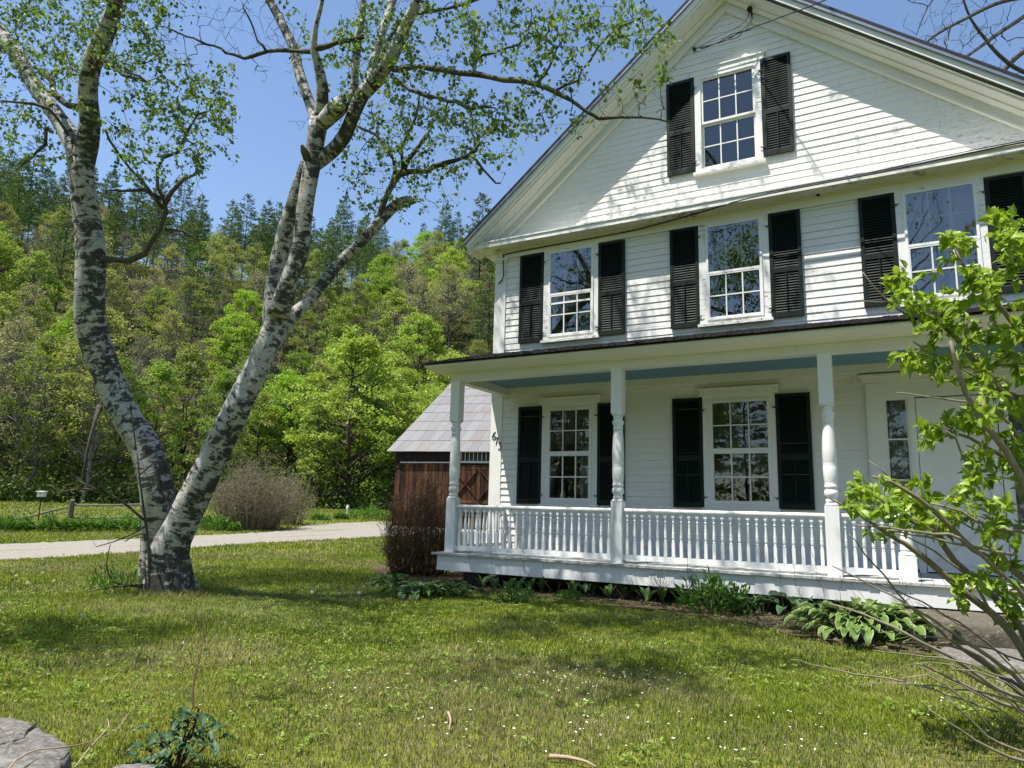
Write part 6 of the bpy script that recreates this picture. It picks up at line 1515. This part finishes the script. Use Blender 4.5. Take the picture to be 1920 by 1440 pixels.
def blades(mb, x, y, D, hmin, hmax, wk):
    n = len(x); z = hgt(x, y)+.0; az = gr.uniform(0, 2*np.pi, n)
    dense = fbm(x, y, .9); dry = fbm(x+200, y, .55); h = gr.uniform(hmin, hmax, n)*(.6+.9*dense)
    tb = np.exp(-(((x-birch.location[0])**2+(y-birch.location[1])**2)/.45)); h *= 1+3.2*tb
    w = wk*gr.uniform(.6, 1.3, n)*(1+.0*D); lean = gr.uniform(.1, .9, n)*h; la = gr.uniform(0, 2*np.pi, n)
    dx, dy = np.cos(az)*w/2, np.sin(az)*w/2; lx, ly = np.cos(la)*lean, np.sin(la)*lean
    V = np.stack([np.stack([x-dx, y-dy, z-.01], -1), np.stack([x+dx, y+dy, z-.01], -1), np.stack([x+dx*.8+lx*.4, y+dy*.8+ly*.4, z+h*.6], -1), np.stack([x-dx*.8+lx*.4, y-dy*.8+ly*.4, z+h*.6], -1), np.stack([x+lx, y+ly, z+h], -1)], 1).reshape(-1, 3)
    i = np.arange(n)[:, None]*5
    g1 = np.array([.150, .222, .016]); g2 = np.array([.315, .355, .034]); st = np.array([.46, .40, .20]); dk = np.array([.065, .125, .022])
    t = np.clip(fbm(x-50, y+80, .45)*1.6-.3+gr.normal(0, .22, n), 0, 1)[:, None]; c = g1*(1-t)+g2*t
    p = (gr.random(n) < np.clip((dry-.46)*2.3+.10+.14*(D < 8), .04, .75))[:, None]; c = np.where(p, st*gr.uniform(.6, 1.1, n)[:, None], c)
    p = (gr.random(n) < .12)[:, None]; c = np.where(p, dk, c); c = c*gr.uniform(.6, 1.25, n)[:, None]*np.clip(.7+.6*fbm(x+400, y, 1.7), .75, 1.2)[:, None]
    mb.add(V, [i+[0, 1, 2, 3], i+[3, 2, 4]], np.repeat(c, 5, 0))
mb = MB()
for (n, a, b, h0, h1, w) in ((185000, 2.6, 7.0, .018, .045, .0050), (190000, 6.8, 12.5, .025, .055, .008), (148000, 12.3, 21, .03, .065, .014), (105000, 20.5, 36, .04, .09, .028), (66000, 36, 63, .05, .12, .055)):
    x, y, D = scatter(n, a, b); blades(mb, x, y, D, h0, h1, w)
tag(mb.build('grass', M['blade']), 'short spring grass covering the lawn', 'grass', None, 'stuff')
# longer tufts round the birch foot
# broad-leaved weeds of the lawn: clover, plantain, dandelion leaves
x, y, D = scatter(9000, 2.8, 13); k = fbm(x+11, y-7, .8) > .45; x, y = x[k], y[k]; n = len(x); m = 6
a = gr.uniform(0, 6.283, (n, m)); q = gr.uniform(.005, .03, (n, m)); P = np.stack([x[:, None]+q*np.cos(a), y[:, None]+q*np.sin(a), np.broadcast_to(gr.uniform(.012, .045, (n, 1)), (n, m))], -1).reshape(-1, 3)
D_ = np.stack([np.cos(a), np.sin(a), np.full((n, m), .35)], -1).reshape(-1, 3)
tone = np.clip(gr.normal(.5, .3, (n, 1)), 0, 1); c = (np.array([.15, .24, .022])*(1-tone)+np.array([.29, .38, .08])*tone)
mb = MB(); leaves(mb, P, .036, gr, up=.9, ratio=.55, dirs=D_, col=np.repeat(c, m, 0), shape='oval'); tag(mb.build('lawn_weeds', M['blade']), 'low broad-leaved weeds and clover scattered through the near grass', 'weeds', None, 'stuff')
# small pale flowers
M['petal'] = mat_flat('white_petal', (.80, .80, .70), .6, .1, 5)
mb = MB(); fx = []; 
cl = [(1120, 1250, 130, 40, 120), (700, 1250, 250, 80, 40), (1400, 1330, 300, 80, 50), (960, 1340, 250, 60, 45), (60, 1090, 60, 40, 14), (1750, 1300, 120, 40, 12), (1050, 1200, 150, 20, 30), (400, 1180, 200, 80, 16)]
for (cx, cy_, rx, ry, n) in cl:
    for k in range(int(n*.65)):
        fx.append(onz(cx+gr.normal(0, rx*.6), cy_+abs(gr.normal(0, ry*.7)), .05))
fx = np.array(fx); n = len(fx); m = 5; a = np.linspace(0, 2*np.pi, m, endpoint=False)+gr.uniform(0, 6, (n, 1))
P = np.repeat(fx[:, None], m, 1).reshape(-1, 3); P[:, 2] += np.repeat(gr.uniform(-.01, .03, n), m); D_ = np.stack([np.cos(a), np.sin(a), np.full((n, m), .25)], -1).reshape(-1, 3)
leaves(mb, P, .0115, gr, up=1.2, ratio=.75, dirs=D_*3); tag(mb.build('white_flowers', M['petal']), 'tiny white five-petalled flowers dotted over the near lawn', 'flowers', None, 'stuff')
# dandelion heads: seed clocks and yellow blooms
M['clock'] = mat_leaf('dandelion_seed_head', (.55, .55, .52), (.75, .75, .70), .5, .8); M['yellow'] = mat_flat('dandelion_yellow', (.80, .55, .02), .6, .1, 5)
def dandelion(px, py, kind, lab, grp=None, h=.13):
    c = onz(px, py, 0); root = tag(empty('dandelion', (c[0], c[1], 0)), lab, 'dandelion', grp); mb = MB(); l = gr.normal(0, .01, 2); mb.tube([(0, 0, 0), (l[0]*.5, l[1]*.5, h*.5), (l[0], l[1], h)], [.0025, .002, .002], 5); mb.build('stalk', M['border'], root)
    mb = MB(); v = gr.normal(size=(70, 3)); v /= np.linalg.norm(v, axis=1)[:, None]
    if kind == 'clock': leaves(mb, np.array([l[0], l[1], h])+v*.008, .021, gr, ratio=.5, dirs=v*3, up=0)
    else: v[:, 2] = abs(v[:, 2])*.5; leaves(mb, np.array([l[0], l[1], h])+v*.003, .02, gr, ratio=.25, dirs=v*3, up=0)
    mb.build('seed_head' if kind == 'clock' else 'bloom', M['clock'] if kind == 'clock' else M['yellow'], root)
for (px, py) in ((78, 1088), (50, 1110), (98, 1105), (113, 1165), (155, 1176), (28, 1095), (80, 1060), (120, 1050)): dandelion(px, py, 'clock', 'dandelion seed head in the grass left of the birch', 'dandelion seed heads left of the birch')
dandelion(584, 1138, 'clock', 'dandelion seed head in the birch shade, left of the pair', None, .2); dandelion(670, 1140, 'clock', 'dandelion seed head in the birch shade, nearer the porch', None, .2)
dandelion(102, 1078, 'bloom', 'single yellow dandelion flower among seed heads left of the birch'); dandelion(638, 1024, 'bloom', 'yellow dandelion flower at the driveway edge')
# fallen leaves and bits on the soil
x = []; y = []
while len(x) < 5200:
    a = gr.uniform(-3.6, 12); b = gr.uniform(-3.6, 3.5)
    if (in_poly(np.array([a]), np.array([b]), BED)[0] or gr.random() < .04) and b < .6-.0*a: x.append(a); y.append(b)
P = np.column_stack([x, y, gr.uniform(.025, .05, len(x))]); n = len(P)
cc = np.array([[.28, .20, .12], [.16, .10, .06], [.36, .29, .19], [.10, .07, .045], [.22, .22, .10]])[gr.integers(0, 5, n)]*gr.uniform(.7, 1.2, n)[:, None]
mb = MB(); leaves(mb, P, .055, gr, up=.8, ratio=.6, fold=.4, col=cc, dirs=np.column_stack([gr.normal(0, 1, n), gr.normal(0, 1, n), gr.normal(0, .2, n)])*2); tag(mb.build('leaf_litter', M['blade']), 'dry brown leaves and bits on the soil along the porch', 'leaf litter', None, 'stuff')
# patchy grass and seedlings inside the bed
for o in bpy.data.objects:
    pass
